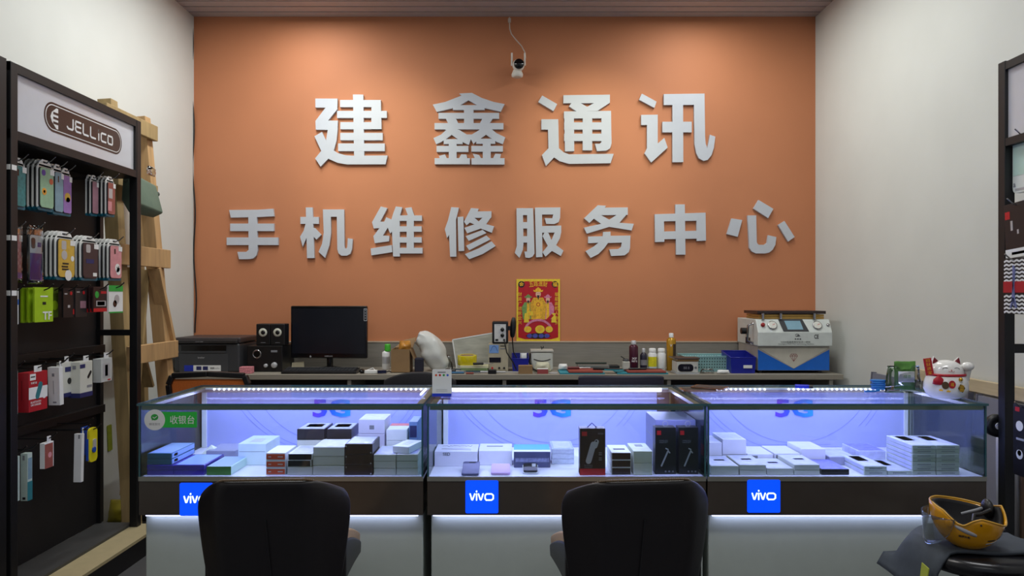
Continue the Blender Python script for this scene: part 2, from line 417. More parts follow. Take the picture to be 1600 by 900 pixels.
b = MB()
b.disc(-.385*pw, .915*ph, .075*pw, INK, Z3, .0003); b.disc(.385*pw, .915*ph, .075*pw, INK, Z3, .0003)
b.disc(0, .905*ph, .24*pw, pred, Z3, .0003, sy=.28); b.build('cartouche', po)
for ch_, x in zip('五路進財', (-.16, -.055, .055, .16)): text(ch_, pg2, Z4 @ T(x * pw, (.93 - abs(x) * .08) * ph, 0) @ RZ(-x * .6), po, h=.085 * ph, w=.1 * pw, bold=.01)
for ch_, x in (('金', -.385), ('福', .385)): text(ch_, pg2, Z4 @ T(x * pw, .915 * ph, 0), po, h=.075 * ph, w=.11 * pw, bold=.02)
for col_, x in (('财源广进家业兴', -.42), ('福星高照人寿长', .42)):
    for i, ch_ in enumerate(col_): text(ch_, pg2, Z4 @ T(x * pw, (.755 - i * .076) * ph, 0), po, h=.062 * ph, w=.085 * pw, bold=.01)
skin = mat('poster_skin', (226, 176, 150), 0.5); pgr = mat('poster_green', (112, 150, 80), 0.5, 0, .2, 80); ppk = mat('poster_pink', (206, 120, 150), 0.5, 0, .2, 80); pbl = mat('poster_blue', (70, 72, 160), 0.5, 0, .2, 80)
def figure(x, z, s, robe, hat, name, lift=0.0):
    b = MB(); Z3 = PM @ T(0, 0, .0027 + lift); X = lambda u: (x + u * s) * pw; Zz = lambda v: (z + v * s * .62) * ph
    b.prism([(X(-.8), Zz(-3.2)), (X(.8), Zz(-3.2)), (X(.95), Zz(-1.2)), (X(.55), Zz(-.35)), (X(-.55), Zz(-.35)), (X(-.95), Zz(-1.2))], .0004, robe, Z3)
    b.prism([(X(-.25), Zz(-3.2)), (X(.25), Zz(-3.2)), (X(.18), Zz(-.4)), (X(-.18), Zz(-.4))], .0006, pg2, Z3)
    b.disc(X(0), Zz(.1), .3 * s * pw, skin, Z3, .0005, sy=1.2)
    b.prism([(X(-.16), Zz(-.05)), (X(.16), Zz(-.05)), (X(.0), Zz(-.75))], .0008, INK, Z3)
    b.prism([(X(-.38), Zz(.38)), (X(.38), Zz(.38)), (X(.3), Zz(.75)), (X(.0), Zz(1.0)), (X(-.3), Zz(.75))], .0007, hat, Z3)
    b.prism([(X(-.5), Zz(.40)), (X(.5), Zz(.40)), (X(.58), Zz(.66)), (X(.3), Zz(.55)), (X(-.3), Zz(.55)), (X(-.58), Zz(.66))], .0006, hat, Z3)
    b.disc(X(-.1), Zz(.2), .035 * s * pw, INK, Z3, .0008); b.disc(X(.1), Zz(.2), .035 * s * pw, INK, Z3, .0008)
    b.build(name, po)
figure(-.23, .66, .155, pgr, pgr, 'figure'); figure(.22, .66, .155, ppk, ppk, 'figure'); figure(0, .745, .2, mat('poster_robe', (214, 160, 40), .5, 0, .25, 90), pg2, 'figure', .0008)
b = MB()
b.rrect(-.1*pw, .1*pw, .53*ph, .65*ph, .02*pw, pg2, Z5, .0004); b.disc(0, .59*ph, .045*pw, pred, Z5, .0006); b.disc(0, .59*ph, .03*pw, pg2, Z5, .0008)
b.rrect(-.27*pw, -.12*pw, .41*ph, .48*ph, .02*pw, pgold, Z5, .0004); b.disc(-.195*pw, .445*ph, .035*pw, pg2, Z5, .0006)
b.build('ingot_tablet', po); b = MB()
b.prism([(.17*pw, .34*ph), (.22*pw, .32*ph), (.36*pw, .41*ph), (.31*pw, .44*ph)], .0005, pred, Z5)
b.build('scroll', po); b = MB()
for x in (-.33, .3):
    b = MB(); b.prism([(x*pw, .3*ph), ((x+.12)*pw, .3*ph), ((x+.09)*pw, .45*ph), ((x+.02)*pw, .45*ph)], .0003, pgold, Z5); b.build('yellow_sleeve', po)
b = MB()
arc = [(.3 * pw * math.cos(a), .17 * ph + .17 * ph * math.sin(a)) for a in [PI * k / 12 for k in range(13)]]
b.strokes([arc], .05 * pw, ppk, Z5, .0004)
for x, rr in ((-.24, .085), (0.04, .11), (.25, .085)): b.disc(x*pw, .19*ph, rr*pw, pgold, Z5, .0008, sy=.85); b.disc(x*pw, .195*ph, rr*.7*pw, pg2, Z5, .001, sy=.7)
b.disc(0, .085*ph, .28*pw, INK, Z5, .0003, sy=.22)
for x in (-.2, -.07, .07, .2): b.disc(x*pw, .085*ph, .06*pw, pbl, Z5, .0006, sy=.8)
b.build('ingots', po)
# ------------------------------------------------------------------ display cases
DB = 0.045
YF, YB, ZTOP, ZFL, ZBAND = 2.69, 3.20, 0.906, 0.636, 0.497
GL = glass_mat('showcase_glass', (238, 248, 244), 0.9, 0.0)
GLT = glass_mat('showcase_top_glass', (240, 248, 246), 0.22, 0.0)
GE = mat('glass_edge_green', (48, 88, 96), 0.15, 0, 0.1, 30, emit=None)
ALU = mat('brushed_aluminium', (150, 150, 142), 0.35, 0.6, 0.05, 40, stretch=(1, 30, 30))
BAND = mat('dark_fascia', (66, 59, 53), 0.22, 0, 0.04)
BASEW = mat('white_base_panel', (184, 192, 184), 0.4, 0, 0.02)
PANEL = mat('lit_back_panel', (172, 178, 228), 0.55, 0, 0.01, 3, emit=(120, 110, 255), es=0.07)
CFLOOR = mat('showcase_floor', (232, 232, 240), 0.45, 0, 0.02)
LEDM = mat('led_light', (255, 255, 255), 0.5, emit=(226, 224, 255), es=9.0); LEDM.cycles.emission_sampling = 'NONE'
TUBE = mat('led_tube_light', (255, 255, 255), 0.5, emit=(225, 220, 255), es=5.0)
VIVO = mat('blue_lit_sign', (10, 60, 220), 0.3, emit=(0, 72, 248), es=1.1)
VIVOW = mat('white_lit_logo', (240, 250, 255), 0.3, emit=(215, 240, 255), es=1.6)
def grad_mat():
    m = mat('purple_to_cyan_print', (60, 90, 220), 0.5, emit=None)
    nt = m.node_tree; b = nt.nodes['Principled BSDF']
    tc = nt.nodes.new('ShaderNodeTexCoord'); sp = nt.nodes.new('ShaderNodeSeparateXYZ'); cr = nt.nodes.new('ShaderNodeValToRGB')
    nt.links.new(tc.outputs['Generated'], sp.inputs[0]); nt.links.new(sp.outputs['X'], cr.inputs['Fac'])
    e = cr.color_ramp.elements
    e[0].color = rgb((104, 60, 200)); e[0].position = 0.05; e[1].color = rgb((40, 150, 225)); e[1].position = 0.95
    n = e.new(0.4); n.color = rgb((34, 84, 215))
    nt.links.new(cr.outputs['Color'], b.inputs['Base Color'])
    return m
G5 = grad_mat()
LINE = mat('panel_line_print', (140, 146, 218), 0.6)
def vivo(M, w, m, parent, name='logo'):
    s = w / 3.55; b = MB()
    o = -w / 2
    P = lambda pts: [(o + x * s, (y - .5) * s) for x, y in pts]
    L = [P([(0.05, .95), (.3, .1), (.42, .1), (.72, .95)]), P([(1.0, .05), (1.0, .95)]), P([(1.28, .95), (1.56, .1), (1.68, .1), (1.95, .95)]),
         P([(2.45, .05), (3.2, .05), (3.45, .25), (3.45, .75), (3.2, .95), (2.45, .95), (2.25, .75), (2.25, .25), (2.45, .05)])]
    b.strokes(L, .2 * s, m, M, .0012)
    b.strokes([P([(1.0, 1.28), (1.0, 1.36)])], .2 * s, m, M, .0012)
    return b.build(name, parent)
CASES = [(-1.365, -0.325, 'left', -0.79), (-0.310, 0.709, 'middle', 0.175), (0.715, 1.735, 'right', 1.235)]
for ci, (xa, xb, side, x5) in enumerate(CASES):
    w = xb - xa
    t = thing('display_case', {'left': 'leftmost lit glass display counter, with the green cashier sticker on its glass', 'middle': 'middle lit glass display counter, holding the black earphone boxes',
              'right': 'rightmost lit glass display counter, with the lucky cat on top'}[side], 'display case', (xa, YF, 0), 0, 'lit glass display counters')
    MB().box(0.012, w - 0.004, 0.03, 0.5 + DB, 0.0, ZBAND, BASEW).build('base', t, bev=0.003)
    fb = MB().box(0, w, 0.0, 0.51 + DB, ZBAND, ZFL - 0.012, BAND).build('fascia', t, bev=0.002)
    MB().box(0.002, w - 0.002, 0.006, 0.508 + DB, ZFL - 0.012, ZFL, CFLOOR).build('display_floor', t)
    MB().box(0, w, -0.002, 0.006, ZFL - 0.014, ZFL + 0.002, ALU).build('front_trim', t)
    # lit strip under the fascia
    MB().box(0.02, w - 0.02, 0.012, 0.022, ZBAND - 0.006, ZBAND - 0.0005, mat('under_strip_light', (255, 255, 255), .5, emit=(205, 212, 255), es=3.0)).build('under_strip', t)
    # logo sign
    sx = {'left': PX(307, YF), 'middle': PX(753, YF), 'right': PX(1193, YF)}[side] - xa
    sz = PZ({'left': 780, 'middle': 776, 'right': 775}[side], YF)
    lg = MB().rrect(sx - 0.06, sx + 0.06, sz - 0.06, sz + 0.06, 0.006, VIVO, FRONT, 0.004).build('logo_sign', t); lg['label'] = 'glowing blue square sign with a white logo'
    vivo(FRONT @ T(sx, sz, 0.0045), 0.088, VIVOW, lg)
    # glass
    th = 0.008
    MB().box(-0.004, w + 0.004, -0.006, 0.512 + DB, ZTOP - th, ZTOP, GLT, None, GE).build('top_glass', t)
    MB().box(0.006, w - 0.006, 0.0, 0.006, ZFL, ZTOP - th, GL, None, GE).build('front_glass', t)
    for sxx in (0.0, w - 0.006): MB().box(sxx, sxx + 0.006, 0.0, 0.508 + DB, ZFL, ZTOP - th, GL, None, GE).build('side_glass', t)
    # rails under the top
    MB().box(0.008, w - 0.008, 0.007, 0.024, ZTOP - th - 0.017, ZTOP - th - 0.0005, ALU).build('front_rail', t)
    br = MB().box(0.0, w, 0.480 + DB, 0.510 + DB, ZTOP - th - 0.02, ZTOP - th - 0.0005, mat('grey_pink_rail', (176, 160, 156), .4, .2)); br.build('back_rail', t)
    for sxx in (0.008, w - 0.03): MB().box(sxx, sxx + 0.022, 0.03, 0.475 + DB, ZTOP - th - 0.012, ZTOP - th - 0.0005, ALU).build('side_rail', t)
    # back panel
    px0 = 0.03 if side == 'left' else (0.03 if side == 'middle' else 0.02)
    px1 = w - (0.02 if side != 'middle' else 0.075)
    bp = MB().box(px0, px1, 0.488 + DB, 0.498 + DB, ZFL + 0.001, ZTOP - th - 0.022, PANEL).build('back_panel', t)
    MB().box(px0 - 0.02, px0, 0.480 + DB, 0.505 + DB, ZFL + 0.001, ZTOP - th - 0.021, WHITE).build('panel_post', t)
    MB().box(px1, px1 + (0.052 if side == 'middle' else 0.016), 0.480 + DB, 0.505 + DB, ZFL + 0.001, ZTOP - th - 0.021, mat('brown_grey_post', (120, 104, 104), .25, .4) if side == 'middle' else WHITE).build('panel_post', t)
    pz0 = PZ(652, 3.22); fx = x5 - xa
    tt = text('5G', G5, FRONT @ T(fx, pz0 + 0.040, -0.4865 - DB), bp, w=0.165, h=0.080, bold=0.035)
    b = MB()
    for rr, dz, a0, a1 in ((0.36, 0.0, 200, 340), (0.47, 0.075, 205, 290), (0.50, 0.09, 206, 285), (0.40, -.005, 315, 345), (.42, -.005, 318, 345)):
        cxx, czz = fx, ZFL + 0.02 + 0.36 + dz
        pts = []
        for k in range(60):
            a = R(a0 + (a1 - a0) * k / 59); x = cxx + rr * math.cos(a); z = czz + rr * math.sin(a)
            if px0 + .004 < x < px1 - .004 and ZFL + 0.01 < z < ZTOP - th - 0.03: pts.append((x, z))
        if len(pts) > 2: b.strokes([pts], 0.0016, LINE, FRONT @ T(0, 0, -0.4875 - DB), 0.0006, caps=False)
    b.build('arc_print', bp)
    # led strip
    yl, zl = 0.469 + DB, ZTOP - th - 0.0045
    ls = MB().box(0.03, w - 0.03, yl, yl + 0.010, zl - 0.002, zl + 0.004, WHITE).build('led_strip', t)
    if side == 'middle':
        MB().cyl((0.05, yl - 0.004, zl - 0.003), (w - 0.06, yl - 0.004, zl - 0.003), 0.008, TUBE, seg=12).build('light_tube', ls)
    else:
        first = MB().ball((0, 0, 0), 0.0042, LEDM, 8).build('led', ls)
        n = 44; ga = [(0.07 + (w - 0.12) * k / (n - 1)) for k in range(n)]
        if side == 'right': ga = [g for g in ga if not (0.39 < g < 0.47)]
        for k, g in enumerate(ga):
            o = first if k == 0 else first.copy()
            if k: COL.objects.link(o); o.parent = ls
            o.location = (g, yl - 0.004, zl - 0.001)
        if side == 'left':
            for k in range(8):
                o = first.copy(); COL.objects.link(o); o.parent = ls; o.location = (w - 0.052, yl - 0.02 - 0.02 * k, zl - 0.002)
    if side == 'left':
        # cashier sticker
        st = MB(); gx0, gx1 = PX(252, YF) - xa, PX(308, YF) - xa; gz0, gz1 = PZ(668, YF), PZ(643.5, YF)
        st.rrect(gx0, gx1, gz0, gz1, 0.004, mat('sticker_green', (40, 172, 62), 0.4, emit=(20, 150, 50), es=0.08), FRONT, 0.0012, 0.0004)
        s_ = st.build('cashier_sticker', t); s_['label'] = 'green cashier sticker with a white round badge'
        text('收银台', WHITE, FRONT @ T((gx0 + gx1) / 2 + 0.012, (gz0 + gz1) / 2, 0.0012), s_, w=0.089, h=0.031, bold=0.006)
        bx, bz = PX(242, YF) - xa, PZ(656, YF)
        b = MB(); b.disc(bx, bz, 0.038, WHITE, FRONT, 0.0016, 32, z0=0.0004); bo = b.build('badge', s_)
        b = MB(); b.disc(bx, bz + 0.010, 0.0135, GREEN, FRONT, 0.0022, 20, sy=.85); b.prism([(bx - .010, bz + .004), (bx - .004, bz + .001), (bx - .010, bz - .003)], .0022, GREEN, FRONT)
        b.strokes([[(bx - .006, bz + .010), (bx - .001, bz + .006), (bx + .008, bz + .013)]], .0022, WHITE, FRONT, .0026); b.build('check_bubble', s_)
        text('微信支付', GREY, FRONT @ T(bx, bz - 0.015, 0.0017), s_, w=0.040, h=0.009)
    # lights of this case
    for nm, loc, rot, sx_, sy_, e, colr in (('case_led', (xa + w / 2, YF + 0.44 + DB, ZTOP - 0.034), (R(-34), 0, 0), w - 0.1, 0.02, 2.4, (0.43, 0.42, 1.0)), ('front_led', (xa + w / 2, YF + 0.030, ZTOP - 0.030), (R(30), 0, 0), w - 0.06, 0.012, 2.3, (0.46, 0.43, 1.0)),
                                          ('under_led', (xa + w / 2, YF + 0.016, ZBAND - 0.008), (R(8), 0, 0), w - 0.06, 0.012, 0.22, (0.55, 0.62, 1.0))):
        li = bpy.data.lights.new(nm, 'AREA'); li.shape = 'RECTANGLE'; li.size = sx_; li.size_y = sy_; li.energy = e; li.color = colr
        lo = bpy.data.objects.new(nm, li); COL.objects.link(lo); lo.location = loc; lo.rotation_euler = rot

# ------------------------------------------------------------------ cartons in the cases
ZI = ZFL + 0.0006
def carton(name, label, cat, grp, x0, x1, yf, dep, z0, h, m, prints=(), rz=0.0, bev=0.0016, tilt=0.0):
    """prints: (face, u0, v0, u1, v1, material) plates or (face, u, v, w, h, material, 'text') in fractions of the face; faces: front, top, right, left"""
    w = x1 - x0
    def fm(face):
        if face == 'front': return FRONT, w, h
        if face == 'top': return T(0, -dep / 2, h) @ TOP, w, dep
        if face == 'right': return PLUSX @ T(0, 0, w / 2), dep, h
        if face == 'left': return MINX @ T(0, 0, w / 2), dep, h
    body = MB().box(-w / 2, w / 2, 0, dep, 0, h, m)
    if not prints and not tilt:
        o = body.build(name, None, bev); o.location = ((x0 + x1) / 2, yf, z0); o.rotation_euler = (0, 0, rz)
        return tag(o, label, cat, grp)
    t = thing(name, label, cat, ((x0 + x1) / 2, yf, z0), rz, grp)
    t.rotation_euler = (tilt, 0, rz)
    body.build('body', t, bev)
    for p in prints:
        if p[0] == 'top': Mx, fw, fh, ox, oy = T(0, 0, h), w, dep, 0, 0
        elif p[0] == 'front': Mx, fw, fh, ox, oy = FRONT, w, h, 0, 0
        elif p[0] == 'right': Mx, fw, fh, ox, oy = PLUSX @ T(dep / 2, 0, w / 2), dep, h, 0, 0
        else: Mx, fw, fh, ox, oy = MINX @ T(-dep / 2, 0, w / 2), dep, h, 0, 0
        cxo = lambda u: (u - .5) * fw
        if len(p) == 7 and isinstance(p[6], str):
            text(p[6], p[5], Mx @ T(cxo(p[1]), p[2] * fh, 0.0006), t, w=p[3] * fw, h=p[4] * fh, bold=0.01)
        else:
            b = MB().box(cxo(p[1]), cxo(p[3]), p[2] * fh, p[4] * fh, 0, 0.0006, p[5], Mx); b.build('label' if p[0] != 'top' else 'lid_print_or_tint', t)
    return t
K = YF  # px scale helper
def CB(px0, px1, yf, dep, z0, hpx, m, name, label, cat='box', grp=None, **k):
    x0, x1 = PX(px0, yf), PX(px1, yf); h = hpx * yf / F
    carton(name, label, cat, grp, x0, x1, yf, dep, z0, h - 0.0010, m, **k)
    return z0 + h
purple = mat('purple_blue_wrap', (58, 40, 150), 0.2, 0, 0.1, 30); tealb = mat('teal_carton', (30, 92, 120), 0.35)
dkb = mat('dark_brown_carton', (38, 30, 34), 0.35, 0, 0.06); blackbox = mat('black_carton', (26, 24, 28), 0.35, 0, 0.06)
bluetop = mat('pale_blue_print', (150, 178, 236), 0.3); paletop = mat('pale_lilac_print_glow', (196, 198, 236), 0.35, 0, .15, 40)  # pale lilac on box tops puts the LED glow into the colour
orange = mat('orange_print', (214, 82, 40), 0.45)
ya = YF + 0.03
SB = 'small boxes stacked in the left case'
# left case, front row
for i in range(2):
    z = ZI
    for a in range(2):
        nm = ['under the teal boxes', 'right of the teal boxes'][i]
        z = CB(*((229.5, 270.5), (271, 319))[i], ya, .19, z, 8, purple, 'phone_box', f'flat shiny purple-blue box {nm}, {["lower", "upper"][a]} of two', grp=SB, prints=[('top', .05, .05, .95, .95, bluetop if i else purple)])
zp = ZI + 16 * ya / F
z = zp
for a in range(2): z = CB(230, 268, ya + .004, .20, z, 9, tealb, 'phone_box', f'teal-fronted box with pale blue lid at far left of the case, {["lower", "upper"][a]} of two', grp=SB, prints=[('top', .03, .03, .97, .97, bluetop), ('right', .03, .1, .97, .9, bluetop), ('right', .1, .25, .25, .75, WHITE)])
CB(323, 361, ya, .17, ZI, 14, mat('pale_green_carton', (190, 220, 210), .4), 'phone_box', 'box with a plain green front beside the purple-blue boxes', grp=SB, prints=[('front', .0, .0, 1, 1, mat('leaf_green', (74, 130, 58), .45)), ('top', .05, .05, .95, .95, bluetop)])
z = ZI
for a in range(3): z = CB(415.5, 446, ya + .004, .14, z, 11.6, WHITE, 'memory_box', f'small white box with an orange front label, {ordn(2 - a, 3)} of the stack of three', grp=SB, prints=[('front', .03, .1, .97, .82, orange), ('front', .2, .46, .14, .14, CREAMB, '——'), ('front', .74, .46, .26, .14, CREAMB, '——')])
z = CB(449, 488, ya, .15, ZI, 13, CREAMB, 'phone_box', 'plain off-white box under two black-fronted boxes', grp=SB)
z = CB(449, 486, ya + .002, .15, z, 10.5, WHITE, 'phone_box', 'white box with black front, between plain box and top box', grp=SB, prints=[('front', .03, .06, .97, .94, blackbox)])
z = CB(450, 488, ya, .15, z, 10.5, WHITE, 'phone_box', 'white-lidded box with black front, top of the short stack left of the white stack', grp=SB, prints=[('front', .03, .06, .97, .94, blackbox), ('top', .1, .1, .9, .9, paletop)])
z = ZI
for a in range(3): z = CB(489, 538, ya + .003 * (a == 1), .15, z, 14.8, CREAMB, 'phone_box', f'plain off-white box, {ordn(2 - a, 3)} in the stack left of the dark stack', grp=SB, prints=[('top', .06, .06, .94, .94, paletop)])
z = ZI
for a in range(3): z = CB(539, 582, ya, .15, z, 16.4, dkb, 'phone_box', f'dark brown box, {ordn(2 - a, 3)} in the dark stack of three', grp=SB, prints=[('top', .06, .06, .94, .94, paletop), ('front', .03, .7, .06, .85, SILVER), ('front', .92, .08, .96, .2, SILVER)])
z = ZI
for a in range(3): z = CB(584, 618.5, ya, .16, z, 10.9, CREAMB, 'phone_box', f'thin cream box, {ordn(2 - a, 3)} of the stack right of the dark stack', grp=SB, prints=[('top', .06, .06, .94, .94, paletop)])
zc = z
z = ZI
for a in range(3): z = CB(619.5, 653, ya, .16, z, 11, CREAMB, 'phone_box', f'thin cream box, {ordn(2 - a, 3)} of the stack at right end of the left case', grp=SB, prints=[('top', .06, .06, .94, .94, paletop)])
CB(612, 640, ya + .01, .13, max(z, zc) + .001, 11, WHITE, 'phone_box', 'white box lying skewed on top of the two cream stacks', grp=SB, rz=R(-16), prints=[('top', .3, .3, .7, .7, paletop)])
# left case, back row
yb_ = YF + .25
SB2 = 'boxes at the back of the left case'
CB(372, 416, yb_ - .06, .17, ZI, 34, mat('pale_mint_carton', (206, 222, 226), .35), 'phone_box', 'tall pale mint box behind the orange-labelled stack', grp=SB2, prints=[('front', .04, .62, .96, .64, GREY), ('top', .3, .2, .7, .6, paletop)])
CB(322, 368, yb_ + .04, .15, ZI, 14, mat('grey_lilac_carton', (150, 150, 180), .4), 'phone_box', 'flat grey-lilac box lying behind the green-fronted box', grp=SB2)
tag(MB().raw([(0, 0, .002), (.06, .01, .012), (.07, .07, .008), (.012, .08, .03), (.03, .04, .035)], [(0, 1, 4), (1, 2, 4), (2, 3, 4), (3, 0, 4)], WHITE).build('paper_scrap', solid=.0006, loc=(PX(311, 2.98), 2.99, ZI + .012)), 'crumpled white paper scrap behind the teal boxes', 'paper')
for i, (a, b_, n_) in enumerate(((463, 507, 3), (510, 549, 3))):
    z = ZI
    for j in range(n_): z = CB(a + 1, b_, yb_ - .01, .14, z, 17.5, dkb if j == n_ - 1 else CREAMB, 'phone_box', f'{"dark" if j == n_ - 1 else "cream"} box, {ordn(n_ - 1 - j, n_)} of the {["left", "right"][i]} back stack behind the white boxes', grp=SB2, prints=[('top', .05, .05, .95, .95, paletop), ('top', .2, .3, .8, .8, GREY)])
z = ZI
for j in range(3): z = CB(560, 601, yb_, .15, z, 22, mat('lilac_white_carton', (214, 210, 228), .4), 'phone_box', f'white box, {ordn(2 - j, 3)} of the tallest back stack, wrapped in clear film', grp=SB2, prints=[('front', .42, .3, .6, .6, GREY), ('top', .05, .05, .95, .95, paletop)])
z = ZI
for j in range(3): z = CB(603.5, 636, yb_ - .02, .14, z, 17.5, WHITE, 'phone_box', f'white box, {ordn(2 - j, 3)} of the back stack with an orange-edged lid', grp=SB2, prints=[('top', .0, .6, 1, 1, orange)] if j == 2 else ())
z = ZI
for j in range(2): z = CB(639, 652.5, yb_ + .01, .14, z, 31, mat('blue_grey_carton', (120, 150, 200), .4), 'phone_box', f'narrow blue-grey box at the right back corner of the left case, {["lower", "upper"][j]} of two', grp=SB2, prints=[('front', .1, .2, .9, .8, NAVY)])
# middle case
MC = 'goods in the middle case'
lw = mat('lilac_white_box', (222, 220, 236), .4)
wb = thing('handwritten_box', 'white box with handwriting on its lid, left end of the middle case', 'box', ((PX(679, 2.86) + PX(746, 2.86)) / 2, 2.86, ZI), 0, MC)
w_ = PX(746, 2.86) - PX(679, 2.86)
MB().box(-w_ / 2, w_ / 2, 0, .14, 0, .058, lw).build('body', wb, .001)
b = MB(); random.seed(3)
for row, (v, n_) in enumerate(((.75, 26), (.42, 2), (.3, 2))):
    pts = [(-w_ * .36 + w_ * .7 * i / n_, .14 * (v + (random.uniform(-.09, .09) if n_ > 5 else -.06 * i))) for i in range(n_ + 1)]
    b.strokes([pts], .0016, INK, T(0, 0, .058), .0005, caps=False)
b.build('handwriting', wb)
text('SED', INK, FRONT @ T(-w_ * .22, .048, .0006), wb, w=.028, h=.012)
CB(748, 800, 2.88, .14, ZI, 23, lw, 'white_box', 'plain white box with a slot print, beside the handwritten box', grp=MC, prints=[('top', .22, .55, .72, .68, GREY)])
CB(803, 860, 2.84, .14, ZI, 25, mat('slate_carton', (72, 76, 110), .3), 'blue_lid_box', 'slate box with a sky blue lid in the middle case', grp=MC, prints=[('top', .0, .25, 1, 1, mat('sky_blue_print', (70, 176, 240), .35)), ('top', .0, .02, 1, .25, WHITE), ('front', .04, .35, .96, .6, mat('slate_print', (120, 124, 160), .3, 0, .4, 90))])
for j, (a, b2) in enumerate(((862, 897),)):
    z = ZI
    for kk in range(3): z = CB(a, b2, 2.90, .16, z, 8, mat('silver_packet', (196, 204, 226), .25, .2, .12, 60), 'phone_box', f'flat silver-white packet, {ordn(2 - kk, 3)} of the pile right of the blue-lidded box', grp=MC, prints=[('top', .1, .1, .9, .9, paletop)])
def phone(px0, px1, yf, dep, m, label, notch=None, th=.008, base=None):
    x0, x1 = PX(px0, yf), PX(px1, yf); w = x1 - x0
    t = thing('mobile_phone', label, 'phone', ((x0 + x1) / 2, yf, ZI), 0, 'phones lying in the middle case')
    M = T(-w / 2, 0, 0) @ RX(R(10))
    zo = 0.0
    if base:
        MB().rrect(-.003, w + .003, 0, dep + .004, .006, base, M, th * .8).build('white_tray', t); zo = th * .8
    MB().rrect(0, w, 0, dep, .009, m, M @ T(0, 0, zo), th).build('body', t, .0015)
    MB().rrect(w * .04, w * .96, dep * .03, dep * .97, .007, m, M @ T(0, 0, zo + th), .0004).build('back_glass', t)
    if notch == 'slot': MB().rrect(w * .36, w * .74, dep * .86, dep * .94, .003, INK, M @ T(0, 0, zo + th + .0004), .0005).build('camera_slot', t)
    if notch == 'cam': MB().rrect(w * .62, w * .9, dep * .5, dep * .9, .003, SILVER, M @ T(0, 0, zo + th + .0004), .0005).build('camera_block', t)
phone(721, 748, YF + .02, .115, mat('slate_phone', (70, 72, 112), .35), 'dark slate phone lying in front of the handwritten box', 'slot')
phone(767, 797, YF + .03, .09, mat('lilac_phone', (196, 160, 204), .35), 'lilac phone lying in front of the plain white box')
phone(818, 840, YF + .045, .07, blackbox, 'small black phone on a white tray in front of the blue-lidded box', 'cam', base=WHITE)
# earphone boxes
def earbox(px0, px1, yf, hpx, label, kind, dep=.05):
    x0, x1 = PX(px0, yf), PX(px1, yf); w = x1 - x0; h = hpx * yf / F
    t = thing('headset_box', label, 'box', ((x0 + x1) / 2, yf, ZI), 0, 'black headset boxes in the middle case')
    MB().box(-w / 2, w / 2, 0, dep, 0, h, blackbox).build('body', t, .001)
    MB().box(-w * .42, -w * .22, 0.0, -.0006, h * .84, h * .93, RED).build('red_logo', t)
    if kind == 'big':
        MB().box(-w / 2, w / 2, -.0006, dep * .98, 0.0, h * .14, RED).build('red_base', t)
        MB().tube([(-w * .18, dep / 2, h), (0, dep / 2, h + .016), (w * .18, dep / 2, h)], .0022, NAVY).build('handle', t)
        b = MB(); b.strokes([[(-w * .16, h * .3), (w * .03, h * .66)]], w * .22, SILVER, FRONT, .0008); b.strokes([[(w * .1, h * .62), (w * .16, h * .72)]], w * .17, SILVER, FRONT, .0009); b.disc(w * .14, h * .73, w * .035, INK, FRONT, .0014); b.build('headset_picture', t)
        text('R550', GREY, FRONT @ T(w * .32, h * .89, .0005), t, w=.020, h=.006)
        text('BUSINESS\nHEADSET', GREY, FRONT @ T(-w * .16, h * .19, .0005), t, w=.030, h=.012)
        b = MB()
        for v in (.47, .43, .36, .32): b.box(w * .24, w * .36, h * v, h * (v + .018), 0, .0006, GREY, FRONT)
        b.build('feature_print', t)
    else:
        b = MB(); b.strokes([[(-w * .2, h * .18), (w * .12, h * .5)]], w * .075, SILVER, FRONT, .0008); b.strokes([[(w * .12, h * .5), (w * .2, h * .46)], [(w * .12, h * .53), (w * .02, h * .55)]], w * .06, SILVER, FRONT, .0009); b.build('headset_picture', t)
        text('WIRELESS\nHEADSET', GREY, FRONT @ T(-w * .1, h * .7, .0005), t, w=.032, h=.011)
        MB().box(w / 2, w / 2 + .0008, dep * .1, dep * .9, h * .38, h * .62, RED).build('side_print', t)
        b = MB()
        for v in (.1, .28, .46): b.disc(w * v - w * .1, h * .06, w * .045, GREY, FRONT, .0006)
        b.build('feature_print', t)
        MB().tube([(.010 * math.cos(a) + w * .05, dep / 2, h + .009 + .010 * math.sin(a)) for a in [2 * PI * k / 16 for k in range(16)]], .0012, GREY, closed=True).build('hanging_ring', t)
earbox(906, 946, YF + .03, 73, 'tall black headset box with red base standing beside the white-lidded stack', 'big')
earbox(1024, 1056, YF + .045, 73, 'left one of two matching black headset boxes at the right end of the middle case', 'small')
earbox(1060.5, 1091, YF + .045, 73, 'right one of two matching black headset boxes at the right end of the middle case', 'small')
zz = ZI
for j in range(3): zz = CB(955.5, 986, YF + .035, .14, zz, 11.8, WHITE, 'phone_box', f'white box with black front, {ordn(2 - j, 3)} of the stack beside the tall headset box', grp=MC, prints=[('front', .03, .06, .97, .93, blackbox)] + ([('top', .2, .35, .8, .5, INK)] if j == 2 else []))
zz = ZI
for j in range(2): zz = CB(990, 1019.5, YF + .03, .15, zz, 19, mat('greenish_white_carton', (206, 212, 192), .45), 'phone_box', f'greenish white box left of the matching headset boxes, {["lower", "upper"][j]} of two', grp=MC, prints=[('top', .1, .1, .9, .4, paletop), ('top', .3, .55, .7, .8, GREY)])
CB(1024, 1087, YF + .12, .20, ZI, 78, mat('grey_blue_carton', (110, 112, 150), .4), 'storage_box', 'big grey-blue box behind the matching headset boxes', grp=MC, prints=[('left', .02, .3, .98, .32, GREY), ('left', .02, .6, .98, .62, GREY)])
